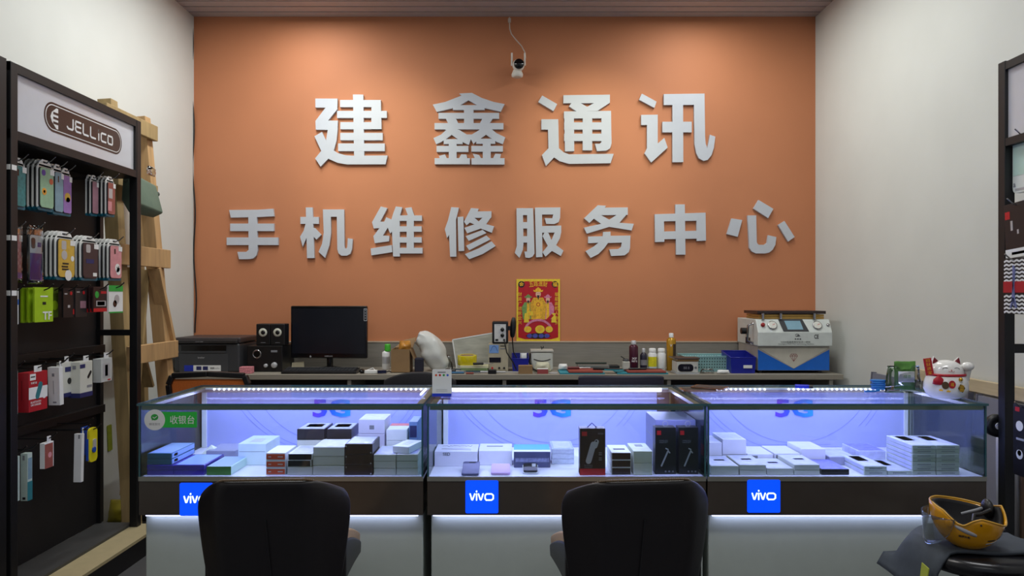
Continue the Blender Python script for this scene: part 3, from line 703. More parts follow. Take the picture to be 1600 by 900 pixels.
# right case
RC = 'boxes in the right case'
for j, (a, b2, n_, hp) in enumerate(((1111, 1154, 1, 15), (1156, 1197, 2, 8.2), (1199, 1240, 1, 11), (1241, 1281, 2, 8.4))):
    z = ZI
    for kk in range(n_):
        pos = ['leftmost in the right case front row', 'second from left in the right case front row', 'third from left in the right case front row', 'fourth from left in the right case front row'][j]
        z = CB(a, b2, ya, .17, z, hp, CREAMB, 'phone_box', f'white phone box, {pos}' + ('' if n_ == 1 else f', {["lower", "upper"][kk]} of two'), grp=RC, prints=[('top', .04, .04, .96, .96, paletop), ('top', .35, .5, .75, .62, GREY)] if kk == n_ - 1 else ())
yb2 = YF + .22
for j, (a, b2, hp, lb) in enumerate(((1106, 1128, 33, 'white box at the left back corner of the right case'), (1129, 1166, 38, 'white wrapped box, taller one at the left back of the right case'))):
    CB(a, b2, yb2, .15, ZI, hp, lw, 'phone_box', lb, grp=RC, prints=[('front', .02, .36, .98, .38, GREY), ('top', .1, .1, .9, .9, paletop)])
for j, (a, b2, hp, lb) in enumerate(((1168, 1208, 16, 'white flat box with a grey print behind the front row'), (1210, 1250, 17, 'white flat box beside the grey-printed box at the back'), (1252, 1290, 24, 'plain white box behind the fourth front box'))):
    CB(a, b2, yb2 - .01, .15, ZI, hp, lw, 'phone_box', lb, grp=RC, prints=[('front', .06, .5, .4, .85, GREY)] if j < 2 else ())
z = ZI
CB(1284, 1327, ya + .005, .17, ZI, 9, blackbox, 'phone_box', 'black-fronted box with a violet picture lid in the right case', grp=RC, prints=[('top', .03, .03, .97, .97, mat('violet_picture', (120, 120, 210), .3, 0, .3, 50))])
CB(1296, 1340, yb2 - .03, .16, ZI, 13, mat('grey_lilac_carton', (150, 150, 180), .4), 'phone_box', 'flat lilac-grey box behind the violet-lidded box', grp=RC, prints=[('top', .05, .05, .95, .95, paletop)])
vp = mat('violet_picture', (120, 120, 210))
pale = mat('pale_phone_carton', (196, 204, 196), .45)
def pbox(a, b2, yf, z, hp, label, top=False):
    return CB(a, b2, yf, .19, z, hp, pale, 'phone_box', label, grp=RC, prints=[('front', .5, .5, .56, .32, GREY, '•••••••••'), ('left', .03, .1, .97, .9, paletop)] + ([('top', .04, .04, .96, .96, paletop), ('top', .2, .45, .7, .9, vp)] if top else []))
z = ZI
for j in range(2): z = pbox(1350.5, 1386, ya, z, 7.2, f'pale phone box right of the black-fronted box, {["lower", "upper"][j]} of two', j == 1)
pbox(1387, 1424, ya, ZI, 7.2, 'single pale phone box lying against the tall double stack', True)
for cidx, (a, b2, sd) in enumerate(((1425.5, 1462, 'left'), (1463, 1499.5, 'right'))):
    z = ZI
    for j in range(7): z = pbox(a, b2 - (j % 3 == 1) * .6, ya + .003 * (j % 2), z, 6.75, f'pale phone box, {ordn(6 - j, 7)} in the {sd} column of the tall double stack', j == 6)
for j, (a, b2, hp) in enumerate(((1342, 1384, 20), (1345, 1386, 9))):
    if j == 0: CB(a, b2, yb2, .15, ZI, hp, paletop, 'phone_box', 'lilac picture box at the back, left of the tall double stack', grp=RC, prints=[('top', .04, .04, .96, .96, vp)])

# things on the case tops
ZT = ZTOP + .0005
yq = 2.80
qs = thing('payment_stand', 'white payment sign card with a blue foot on the glass counter', 'sign', (PX(690.5, yq), yq, ZT))
w_ = 30 * yq / F; h_ = PZ(577, yq) - ZT
MB().rrect(-w_ / 2, w_ / 2, 0.012, h_, .004, WHITE, FRONT, .003).build('card', qs)
MB().box(-w_ / 2, w_ / 2, -.004, 0.0, .010, .022, mat('royal_blue_print', (30, 60, 196), .35)).build('blue_strip', qs)
MB().box(-w_ / 2 + .002, w_ / 2 - .004, -.012, .02, 0, .009, glass_mat('acrylic', (200, 210, 240), 1.0, .05)).build('foot', qs)
b = MB()
for i, cc in enumerate((orange, RED, GREEN, mat('blue_icon', (60, 100, 200), .5))): b.disc(-w_ * .3 + w_ * .2 * i, h_ - .022, .0042, cc, FRONT @ T(0, 0, .003), .0004)
b.build('icons', qs)
b = MB(); b.box(-w_ * .22, w_ * .2, h_ - .013, h_ - .009, .003, .0035, GREY, FRONT); b.box(-w_ * .3, w_ * .28, .036, .0368, .003, .0035, GREY, FRONT); b.box(-w_ * .3, w_ * .28, .030, .0318, .003, .0035, SILVER, FRONT); b.build('caption', qs)
# brown phone back covers lying across the gap
br_ = mat('brown_phone_back', (108, 74, 46), .25, .1)
for i, (px, py, rz, lb) in enumerate(((1090, 601, 20, 'brown phone back cover lying nearest the gap between counters'), (1109, 600, -12, 'brown phone back cover overlapping the one at the counter gap'))):
    y = 3.06 + i * .02
    tag(MB().rrect(-.045, .045, -.07, .07, .01, br_, None, .006).rrect(-.036, .036, -.06, .06, .008, INK, None, .0068).build('phone_cover', loc=(PX(px, y), y, ZT + i * .0075), bev=.001), lb, 'phone part').rotation_euler = (0, 0, R(rz + 70))
y = 3.12
ub = thing('marker_lighter', 'blue and black lighter lying at the back of the right counter', 'lighter', (PX(1256, y), y, ZT + .0085), R(-18))
MB().cyl((-.035, 0, 0), (.02, 0, 0), .0085, mat('clear_blue_plastic', (20, 40, 190), .2)).build('body', ub); MB().cyl((.02, 0, 0), (.036, 0, 0), .0075, BLACKP).build('cap', ub)
# blue cable coil
y = 3.04; cc = mat('blue_cable', (20, 108, 176), .4)
pts = [(.034 * math.cos(a * .5) * (1 + .12 * math.sin(a * 1.7)), .03 * math.sin(a * .5), .006 + .0019 * a * .35) for a in range(0, 64)]
co = thing('cable_coil', 'coil of bright blue cable on the right counter top', 'cable', (PX(1376, y), y, ZT))
MB().tube(pts, .0042, cc).tube([(-.02, -.03, .006), (-.05, -.045, .005), (-.09, -.05, .005)], .004, cc).build('cable', co)
MB().box(.03, .075, -.012, .012, .002, .02, mat('tan_wood', (186, 142, 84), .5)).build('wooden_plug', co, .003)
tag(MB().box(-.02, .03, -.008, .008, 0, .012, BLACKP).build('black_clip', loc=(PX(1379, 3.12), 3.13, ZT), bev=.002), 'small black clip behind the blue cable coil', 'clip')
# snack bag
y = 2.98
sn = thing('snack_bag', 'clear bag with green printed pouch standing beside the lucky cat', 'bag', (PX(1414, y), y, ZT))
def crumple(b, pts_w, pts_h, w, h, d, m, seed, M=None, taper=.12):
    vs, fs = [], []; nx, nz = pts_w, pts_h
    for sgn in (-1, 1):
        for i in range(nx + 1):
            for j in range(nz + 1):
                u, v = i / nx, j / nz
                bul = (math.sin(PI * u) ** .6) * (math.sin(PI * min(1, v * .92 + .04)) ** .6)
                n3 = noise.noise(Vector((u * 3.1 + seed, v * 3.7, sgn * 2)))
                vs.append(((u - .5) * w * (1 - taper * v) + n3 * w * .04, sgn * d / 2 * bul * (1 + .5 * n3), v * h + n3 * h * .03 * (0 < j)))
    o = (nx + 1) * (nz + 1)
    for s_ in (0, 1):
        for i in range(nx):
            for j in range(nz):
                a = s_ * o + i * (nz + 1) + j; q = (a, a + nz + 1, a + nz + 2, a + 1); fs.append(q if s_ == 0 else q[::-1])
    ed = [i * (nz + 1) for i in range(nx + 1)] + [nx * (nz + 1) + j for j in range(1, nz + 1)] + [i * (nz + 1) + nz for i in range(nx - 1, -1, -1)] + [j for j in range(nz - 1, 0, -1)]
    for k in range(len(ed)): a, c = ed[k], ed[(k + 1) % len(ed)]; fs.append((a, a + o, c + o, c))
    return b.raw(vs, fs, m, M, True)
gb = mat('green_pouch', (82, 136, 58), .3, 0, .45, 24)
crumple(MB(), 10, 12, .085, .115, .022, gb, 4.2, T(0, .002, .012), .0).build('green_pouch', sn)
MB().box(-.034, .03, -.0165, -.0125, .045, .088, WHITE).build('white_label', sn)
text('绿茶', GREEN, FRONT @ T(0, .068, .017), sn, w=.03, h=.014)
crumple(MB(), 10, 10, .15, .11, .05, CLEAR, 9.1, T(-.005, .004, 0), .15).build('clear_wrapper', sn)
# lucky cat
y = 2.84
lc = thing('lucky_cat', 'white ceramic lucky cat figurine with red collar on the right counter', 'figurine', (PX(1478, y), y, ZT), R(-14))
cer = mat('white_ceramic', (232, 230, 226), .12, 0, .02, coat=.5)
MB().lathe([(.001, 0), (.052, .001), (.068, .012), (.078, .035), (.077, .060), (.069, .082), (.062, .092), (.062, .100), (.061, .112), (.052, .128), (.034, .140), (.015, .145), (.0001, .146)], cer, None, 36, sy=.82).build('body', lc)
redc = mat('red_glaze', (176, 22, 40), .3)
MB().tube([(.0645 * math.cos(a), .0645 * .82 * math.sin(a), .090) for a in [2 * PI * k / 28 for k in range(28)]], .0055, redc, closed=True).build('collar', lc)
for s_ in (-1, 1):
    e = MB().lathe([(.020, 0), (.012, .018), (.0001, .036)], cer, T(s_ * .036, 0, .126) @ RY(s_ * R(14)), 12, sy=.5).build('ear', lc)
    MB().lathe([(.013, 0), (.008, .014), (.0001, .027)], mat('dark_red_glaze', (110, 14, 28), .3), T(s_ * .036, -.0065, .130) @ RY(s_ * R(14)), 10, sy=.4).build('inner_ear', e)
MB().cyl((.066, 0, .07), (.072, -.01, .118), .014, cer, .014).ball((.068, -.02, .124), .0185, cer, 16, (1.25, 1, .9)).build('raised_paw', lc)
def on_body(x, z):  # point on the front of the cat at height z
    rr = [(0, .052), (.012, .068), (.035, .078), (.06, .077), (.082, .069), (.092, .062), (.112, .061), (.128, .052), (.14, .034)]
    r0 = .06
    for (a, ra), (b2, rb) in zip(rr, rr[1:]):
        if a <= z <= b2: r0 = ra + (rb - ra) * (z - a) / (b2 - a)
    return -.82 * math.sqrt(max(1e-6, r0 * r0 - x * x))
def facemark(x, z): return T(x, on_body(x, z) - .0008, z) @ RZ(math.atan2(x, -on_body(x, z))) @ FRONT
b = MB()
for x in (-.016, .024):
    pts = [(x + .009 * math.cos(a), on_body(x, .118) - .002, .114 + .006 * math.sin(a)) for a in [PI * k / 8 for k in range(9)]]
    b.tube(pts, .0009, INK, 6)
for x in (-.001, .009): b.tube([(x + .005 * math.cos(a), on_body(.004, .108) - .003, .108 - .003 * math.sin(a)) for a in [PI * k / 6 for k in range(7)]], .0007, redc, 6)
b.ball((.004, on_body(.004, .111) - .002, .111), .002, redc, 8); b.build('face', lc)
tq = MB(); tq.box(-.014, .014, -.003, .003, 0, .066, redc, T(-.064, -.03, .088) @ RY(R(-9))); tp = tq.build('red_tablet', lc, .001)
for i, c3 in enumerate('招财进宝'): text(c3, pg2, T(-.064, -.03, .088) @ RY(R(-9)) @ FRONT @ T(0, .057 - i * .0155, .0032), tp, w=.015, h=.0125)
b = MB(); b.lathe([(.004, .0), (.018, -.012), (.022, -.03), (.012, -.034)], redc, T(-.040, -.052, .088), 10, sy=.4); b.build('tassel', lc)
MB().ball((.034, on_body(.034, .08) - .006, .077), .0075, mat('gold_metal', (212, 164, 60), .25, .9), 12).build('bell', lc)
b = MB(); b.disc(0, 0, .012, mat('bronze_coin', (84, 62, 40), .4), facemark(-.020, .054), .0015, sy=1.2); b.build('dark_coin', lc)
b = MB(); b.disc(0, 0, .012, redc, facemark(.002, .058), .0015, sy=1.25); b.build('red_coin', lc)
text('福', pg2, facemark(.002, .058) @ T(0, 0, .0016), lc, w=.012, h=.014)
b = MB()
for x, z in ((-.034, .036), (-.010, .033)): b.prism([(-.006, -.004), (.006, -.004), (.007, .001), (.002, .001), (0, .005), (-.003, .001), (-.007, .001)], .0014, pg2, facemark(x, z))
b.build('gold_ingots', lc)
b = MB(); b.prism([(-.018, 0), (-.006, .016), (.006, .012), (.018, 0), (.006, -.017), (-.006, -.012)], .0009, mat('dark_gold', (120, 96, 36), .35, .5), facemark(.036, .044)); b.build('gold_emblem', lc)
text('富', pg2, facemark(.036, .044) @ T(0, 0, .001), lc, w=.024, h=.026)
# ------------------------------------------------------------------ things on the workbench
ZD = DESKZ + .0005
BLK = mat('gloss_black_plastic', (14, 14, 16), .18, 0, .05)
DGR = mat('dark_grey_plastic', (52, 54, 58), .5, 0, .05)
# printer
yp = 4.97; x0, x1 = PX(272, yp), PX(374, yp); w = x1 - x0
pr = thing('printer', 'dark grey laser printer at the left end of the workbench', 'printer', ((x0 + x1) / 2, yp, ZD))
MB().box(-w / 2, w / 2, 0, .36, .004, .195, DGR).build('body', pr, bev=.012, seg=3)
MB().box(-w / 2 - .004, w / 2 + .004, .01, .37, .197, .236, mat('printer_lid_grey', (58, 50, 50), .45)).build('scanner_lid', pr, bev=.01, seg=3)
MB().box(-w / 2 + .01, w / 2 - .01, -.012, .03, .197, .222, mat('printer_panel', (44, 42, 44), .4)).build('control_panel', pr, bev=.006)
b = MB(); b.box(-w * .39, w * .30, -.003, .0, .142, .184, BLK); b.box(-w * .39, w * .30, -.006, .0, .132, .146, DGR); b.build('paper_slot', pr, bev=.001)
MB().box(-w * .42, w * .33, -.004, 0, .004, .128, mat('printer_tray_grey', (60, 62, 66), .5)).build('paper_tray', pr, bev=.003)
text('brother', SILVER, FRONT @ T(-w * .08, .102, .0045), pr, w=.046, h=.012, bold=.01)
text('DCP-7080', SILVER, FRONT @ T(-w * .1, .209, .0125), pr, w=.05, h=.006)
lb = MB().box(-w * .34, -w * .2, -.005, -.004, .01, .05, mat('blue_sticker', (30, 50, 170), .4)).box(-w * .2, w * .22, -.005, -.004, .01, .05, WHITE).build('sticker_strip', pr)
for x in (-.145, -.045): MB().box(x * w - .004, x * w + .03, -.0056, -.005, .017, .043, NAVY).build('sticker_square', lb)
text('WiFi', INK, FRONT @ T(w * .09, .03, .0054), lb, w=.03, h=.014, bold=.02); text('AirPrint', GREY, FRONT @ T(w * .17, .03, .0054), lb, w=.03, h=.008)
tag(MB().box(-.04, .04, 0, .06, 0, .045, mat('pink_patterned_card', (206, 130, 140), .5, 0, .35, 90)).build('pink_box', loc=(PX(383, 4.9), 4.9, ZD), bev=.003), 'small pink patterned box between printer and speaker', 'box')
# speakers
ys = 5.02; x0, x1 = PX(386, ys), PX(441, ys); w = x1 - x0; h = .178
sw = thing('subwoofer', 'black subwoofer with chrome ring and knobs under two small speakers', 'speaker', ((x0 + x1) / 2, ys, ZD))
MB().box(-w / 2, w / 2, 0, .28, 0, h, BLACKP).build('cabinet', sw, bev=.004)
M = FRONT @ T(-w * .22, h * .68, 0)
MB().lathe([(.030, 0), (.031, .004), (.026, .006), (.022, .003), (.0001, -.01)], CHROME, M, 28).build('port_ring', sw)
MB().lathe([(.0225, .0035), (.0001, .0038)], BLK, M, 24).build('port', sw)
for x, z, r in ((.04, .24, .013), (.28, .26, .020)): MB().lathe([(r, 0), (r * .95, .014), (r * .8, .017), (.0001, .017)], SILVER, FRONT @ T(x * w, z * h, 0), 20).build('knob', sw)
MB().box(w * .18, w * .36, -.001, 0, h * .75, h * .83, GREY).build('badge', sw)
for i, (a, b2) in enumerate(((398.5, 420.5), (421, 443.5))):
    x0, x1 = PX(a, ys), PX(b2, ys); w2 = x1 - x0; h2 = .148
    sp = thing('satellite_speaker', ['left', 'right'][i] + ' small black speaker with a white cone on top of the subwoofer', 'speaker', ((x0 + x1) / 2, ys + .02, ZD + h + .0005), 0, 'small speakers on the subwoofer')
    MB().box(-w2 / 2, w2 / 2, 0, .10, 0, h2, BLACKP).build('cabinet', sp, bev=.006, seg=3)
    M = FRONT @ T(0, h2 * .6, 0)
    MB().lathe([(.0275, .0), (.029, .003), (.018, -.0005), (.015, .001)], mat('cone_white', (206, 206, 190), .5), M @ T(0, 0, .001), 28, cap=False).build('cone', sp)
    MB().lathe([(.0155, .0015), (.010, .005), (.0001, .006)], BLK, M, 20).build('dust_cap', sp)
    MB().box(-.016, .016, -.001, 0, .018, .021, GREY).build('badge', sp)
# monitor
ym = 5.16; x0, x1 = PX(453, ym), PX(574, ym); w = x1 - x0; zb = PZ(560, ym) - ZD; zt = PZ(478, ym) - ZD
mo = thing('monitor', 'black flat computer monitor on the workbench', 'monitor', ((x0 + x1) / 2, ym, ZD), R(-3))
MB().box(-w / 2, w / 2, 0, .035, zb, zt, BLK).build('housing', mo, bev=.008, seg=3)
MB().box(-w / 2 + .012, w / 2 - .014, -.0015, 0, zb + .034, zt - .018, mat('dark_screen', (24, 26, 34), .22, 0, .02)).build('screen', mo)
text('SAMSUNG', SILVER, FRONT @ T(0, zb + .016, .0008), mo, w=.055, h=.008, bold=.01)
MB().cyl((0, .03, .02), (0, .03, zb + .02), .022, BLK).build('neck', mo)
MB().lathe([(.115, 0), (.112, .008), (.05, .018), (.025, .024)], BLK, T(0, .04, 0), 32, sy=.75).build('stand', mo)
st = MB(); st.rrect(w / 2 - .022, w / 2 + .002, zt - .105, zt - .018, .004, SILVER, FRONT, .0022); st.rrect(w / 2 - .019, w / 2 - .001, zt - .1, zt - .023, .003, INK, FRONT, .0026)
for k in range(4): st.box(w / 2 - .014, w / 2 - .006, zt - .09 + k * .018, zt - .08 + k * .018, .0026, .003, GREY, FRONT)
st.build('spec_sticker', mo)
MB().prism([(-w * .24, zb + .022), (-w * .225, zb + .012), (-w * .235, zb + .006), (-w * .25, zb + .01)], .002, SILVER, FRONT).build('small_sticker', mo)
# keyboard
yk = 4.885; x0, x1 = PX(439, yk), PX(556, yk); w = x1 - x0
kb = thing('keyboard', 'black keyboard in front of the monitor', 'keyboard', ((x0 + x1) / 2, yk, ZD))
MB().prism([(0, 0), (.135, 0), (.135, .03), (0, .014)], w, BLACKP, Matrix(((0, 0, 1, -w / 2), (1, 0, 0, 0), (0, 1, 0, 0), (0, 0, 0, 1)))).build('case', kb, bev=.002)
b = MB()
for r in range(5):
    y0_ = .012 + r * .024; z = .0145 + (y0_ / .135) * .016
    for c_ in range(19):
        x = -w / 2 + .012 + c_ * (w - .024) / 19; b.box(x, x + (w - .024) / 19 - .003, y0_, y0_ + .02, z, z + .006, DGR)
b.build('keys', kb)
tag(MB().ball((0, 0, .014), .03, BLK, 18, (.62, 1, .5)).build('mouse', loc=(PX(556, 4.9) + .035, 4.93, ZD)), 'black computer mouse at the right end of the keyboard', 'mouse')
wm = thing('power_adapter', 'white adapter box lying right of the mouse', 'adapter', (PX(580, 4.92), 4.92, ZD))
MB().box(-.042, .042, -.02, .02, 0, .022, WHITE).build('case', wm, bev=.004); MB().tube([(-.04, .01, .01), (-.03, .04, .02), (.0, .06, .03), (.03, .04, .006)], .003, WHITE).build('cord', wm)
gd = thing('flash_drive', 'dark blue gadget with white cable beside the adapter', 'gadget', (PX(597, 4.89), 4.885, ZD + .004), R(20))
MB().rrect(-.03, .03, -.011, .011, .01, mat('dark_navy_plastic', (24, 30, 60), .35), TOP, .02).build('case', gd, bev=.003); MB().tube([(.028, 0, .008), (.05, .01, .012), (.065, .03, .004)], .004, BLACKP).build('cord', gd)
tag(MB().prism([(-.04, 0), (.05, 0), (.045, .052), (-.036, .045)], .002, mat('yellow_note_paper', (214, 206, 176), .6), T(PX(463, 5.2), 5.22, ZD) @ RZ(R(6)) @ FRONT @ RX(R(-12))).build('paper_note'), 'pale yellow paper note propped beside the monitor foot', 'paper')
# white bottle with green cap
wbt = thing('spray_bottle', 'white bottle with a green cap behind the cardboard box', 'bottle', (PX(603, 5.2), 5.2, ZD))
MB().lathe([(.025, 0), (.027, .004), (.027, .115), (.024, .122), (.012, .13)], WHITE, None, 20).build('body', wbt); MB().lathe([(.021, .128), (.021, .17), (.018, .178), (.0001, .178)], mat('bright_green_cap', (70, 176, 50), .4), T(.012, 0, 0), 16).build('cap', wbt)
MB().lathe([(.0272, .04), (.0272, .09)], SILVER, None, 20, cap=False).build('label', wbt)
# open carton with amber bag
card = mat('kraft_cardboard', (142, 112, 76), .7, 0, .06)
yo = 4.96; x0, x1 = PX(611, yo), PX(640, yo); w = x1 - x0; hh = .158
oc = thing('open_carton', 'open kraft cardboard box on the bench left of the white plastic bag', 'box', ((x0 + x1) / 2, yo, ZD))
b = MB(); t_ = .004
b.box(-w / 2, w / 2, 0, t_, 0, hh, card); b.box(-w / 2, w / 2, .16 - t_, .16, 0, hh, card); b.box(-w / 2, -w / 2 + t_, t_, .16 - t_, 0, hh, card); b.box(w / 2 - t_, w / 2, t_, .16 - t_, 0, hh, card); b.box(-w / 2, w / 2, 0, .16, 0, t_, card); b.build('carton_body', oc)
MB().raw([(w / 2, 0, hh), (w / 2 + .05, .02, hh - .12), (w / 2 + .05, .14, hh - .12), (w / 2, .16, hh)], [(0, 1, 2, 3)], card).build('flap', oc, solid=.004)
MB().raw([(-w / 2, .155, hh), (w / 2, .155, hh), (w / 2 + .02, .2, hh + .07), (-w / 2 + .06, .2, hh + .05)], [(0, 1, 2, 3)], card).build('flap', oc, solid=.004)
MB().box(w / 2 + .051, w / 2 + .055, .02, .05, .0, .09, WHITE).box(w / 2 + .051, w / 2 + .0555, .018, .02, .02, .05, RED).build('printed_sleeve', oc)
am = mat('amber_packing', (176, 120, 44), .35, 0, .3, 30)
ab = crumple(MB(), 10, 10, .10, .09, .12, am, 2.2, None, .3).build('amber_bag', loc=((x0 + x1) / 2 + .02, yo + .08, ZD + .12)); tag(ab, 'crumpled amber bag sticking out of the open cardboard box', 'bag')
# white plastic bag: curved body leaning to the right
wp = mat('white_plastic_film', (206, 208, 204), .3, 0, .05, 12, .3)
vs, fs = [], []; nu, nv = 18, 14
cpath = [(-.005, .235), (.05, .215), (.09, .16), (.115, .09), (.15, .03), (.165, .005)]
for j in range(nv + 1):
    v = j / nv * (len(cpath) - 1); i0 = min(int(v), len(cpath) - 2); f = v - i0
    cx = cpath[i0][0] * (1 - f) + cpath[i0 + 1][0] * f; cz = cpath[i0][1] * (1 - f) + cpath[i0 + 1][1] * f
    dx = cpath[i0 + 1][0] - cpath[i0][0]; dz = cpath[i0 + 1][1] - cpath[i0][1]; L = math.hypot(dx, dz); nx_, nz_ = -dz / L, dx / L
    rr = (.035 + .05 * math.sin(PI * min(1, j / nv * .9 + .08)))
    for i in range(nu):
        a = 2 * PI * i / nu; n3 = noise.noise(Vector((math.cos(a) * 1.7, math.sin(a) * 1.7, j * .35))) * .018
        r1 = rr + n3; z = cz + nz_ * r1 * math.cos(a)
        vs.append((cx + nx_ * r1 * math.cos(a), .055 + math.sin(a) * (r1 * .9), max(.001, z)))
for j in range(nv):
    for i in range(nu):
        i2 = (i + 1) % nu; fs.append((j * nu + i, j * nu + i2, (j + 1) * nu + i2, (j + 1) * nu + i))
fs.append(tuple(range(nu))); fs.append(tuple(range(nv * nu, nv * nu + nu))[::-1])
b = MB().raw(vs, fs, wp, None, True)
tag(b.build('plastic_bag', loc=(PX(652, 5.0), 5.02, ZD), sub=1), 'bulging white plastic bag slumped on the bench right of the cardboard box', 'bag')
tag(MB().box(-.03, .03, 0, .05, 0, .10, mat('navy_cloth', (26, 26, 44), .8)).build('dark_pouch', loc=(PX(655, 4.99), 4.965, ZD), bev=.012), 'dark pouch half hidden under the white plastic bag', 'pouch')
# leaning marbled board
yb3 = 5.30
mb_ = mat('grey_marbled_board', (176, 176, 164), .4, 0, .2, 7, .0, stretch=(1, 1, 5))
lbd = thing('leaning_board', 'grey streaked board with white edge leaning on the backsplash', 'board', (PX(707, yb3), yb3, ZD), 0)
poly = [(PX(a, yb3) - PX(707, yb3), PZ(b_, yb3) - ZD) for a, b_ in ((714, 577), (707, 531), (772, 520), (790, 532), (790, 577))]
MB().prism(poly, .006, mb_, FRONT @ RX(R(-4))).build('board', lbd)
MB().strokes([[poly[0], poly[1], poly[2]]], .008, WHITE, FRONT @ RX(R(-4)), .0075, caps=False).build('white_edge', lbd)
# clear crumpled film
crf = crumple(MB(), 12, 8, .13, .10, .05, CLEAR, 5.5, None, .2).build('clear_film', loc=(PX(693, 5.2), 5.2, ZD)); tag(crf, 'crumpled clear plastic film behind the white plastic bag', 'film')
# books/cards with tape roll
yt = 5.02
for i, (a, b2, cc, lb_) in enumerate(((720, 762, mat('green_card_pack', (120, 140, 92), .5), 'greenish card pack at the bottom under the yellow tape roll'), (719, 763, mat('cream_card_pack', (206, 204, 170), .5), 'cream card pack directly under the yellow tape roll'))):
    x0, x1 = PX(a, yt), PX(b2, yt); o = MB().box(-(x1 - x0) / 2, (x1 - x0) / 2, 0, .15, 0, .017, cc).build('card_pack', loc=((x0 + x1) / 2, yt, ZD + .0175 * i + .008), bev=.001); tag(o, lb_, 'cards')
tag(MB().box(-.16, .13, 0, .17, 0, .0075, mat('dark_work_mat', (60, 84, 96), .6)).build('work_mat', loc=(PX(735, 5.0), 5.0, ZD)), 'dark blue-grey work mat under the tape roll and card packs', 'mat')
ty = mat('yellow_packing_tape', (204, 188, 24), .12, 0, .04, coat=.6)
tr = thing('tape_roll', 'roll of shiny yellow packing tape lying on the card packs', 'tape roll', (PX(730, yt + .07), yt + .075, ZD + .0435))
MB().lathe([(.046, 0), (.066, 0), (.067, .002), (.067, .064), (.066, .066), (.046, .066), (.046, 0)], ty, RX(R(4)), 40, cap=False).build('tape', tr); MB().lathe([(.042, .001), (.0458, .001), (.0458, .065), (.042, .065), (.042, .001)], card, RX(R(4)), 30, cap=False).build('core', tr)
# hot air station on a power supply
yps = 5.06; x0, x1 = PX(763, yps), PX(794, yps); w = x1 - x0; h = PZ(537, yps) - ZD
psu = thing('power_supply', 'beige bench power supply with blue meter under the hot air station', 'power supply', ((x0 + x1) / 2, yps, ZD))
MB().box(-w / 2, w / 2, 0, .16, 0, h, mat('beige_metal', (176, 168, 146), .45)).build('case', psu, bev=.003)
MB().box(-w * .45, w * .02, -.002, 0, h * .66, h * .95, mat('meter_face', (120, 160, 220), .2)).build('meter', psu); MB().box(-w * .45, w * .13, -.002, 0, h * .32, h * .5, BLK).build('display', psu)
for x, cc in ((-.3, RED), (.05, INK), (.3, INK)): MB().cyl((x * w, 0, h * .12), (x * w, -.014, h * .12), .007, cc).build('terminal', psu)
b = MB(); b.strokes([[(-w*.4, h*.72), (-w*.3, h*.88), (-w*.22, h*.92), (-w*.12, h*.88), (-w*.03, h*.72)]], .002, NAVY, FRONT, .003); b.box(w*.1, w*.4, h*.8, h*.84, 0, .001, GREY, FRONT); b.box(w*.1, w*.4, h*.9, h*.93, 0, .001, INK, FRONT); b.build('meter_scale', psu)
w2 = PX(794, yps) - PX(769, yps); h2 = PZ(501.5, yps) - PZ(536, yps)
ha = thing('hot_air_station', 'black hot air rework station with white front on the power supply', 'tool', (PX(781.5, yps), yps - .005, ZD + h + .0005))
MB().box(-w2 / 2, w2 / 2, 0, .15, 0, h2, BLACKP).build('case', ha, bev=.007, seg=3)
MB().box(-w2 * .36, w2 * .36, -.002, 0, h2 * .08, h2 * .88, mat('front_plate_white', (206, 206, 204), .4)).build('front_plate', ha)
for z in (.64, .38): MB().lathe([(.0135, 0), (.012, .012), (.0001, .013)], BLK, FRONT @ T(w2 * .14, h2 * z, .002), 18).build('knob', ha)
MB().box(-w2 * .3, -w2 * .12, -.004, -.002, h2 * .12, h2 * .21, INK).build('switch', ha); MB().cyl((w2 * .25, -.002, h2 * .17), (w2 * .25, -.012, h2 * .17), .007, INK).build('hose_socket', ha)
text('QUICK', GREY, FRONT @ T(-w2 * .12, h2 * .83, .0025), ha, w=.028, h=.006)
hx = PX(800.5, yps) - PX(781.5, yps); hz = PZ(528, yps) - (ZD + h)
MB().lathe([(.010, 0), (.016, .012), (.019, .035), (.021, .07), (.019, .11), (.012, .135), (.008, .14)], BLACKP, T(hx, .05, hz) @ RY(R(4)), 18).build('hand_piece', ha)
MB().tube([(hx, .05, hz), (hx + .003, .05, hz - .05), (hx + .008, .05, hz - .10), (hx + .03, .045, hz - .14), (hx + .04, .04, hz - .17)], .004, BLACKP).build('cable', ha)
MB().tube([(w2 * .25, -.014, h2 * .17), (w2 * .30, -.022, 0), (w2 * .42, -.03, -.06), (w2 * .8, -.03, -.125), (w2 * 1.0, -.01, -h + .012)], .0045, BLACKP).build('hose', ha)
MB().box(hx - .03, hx - .008, .04, .06, hz + .05, hz + .08, BLACKP).build('holder', ha)
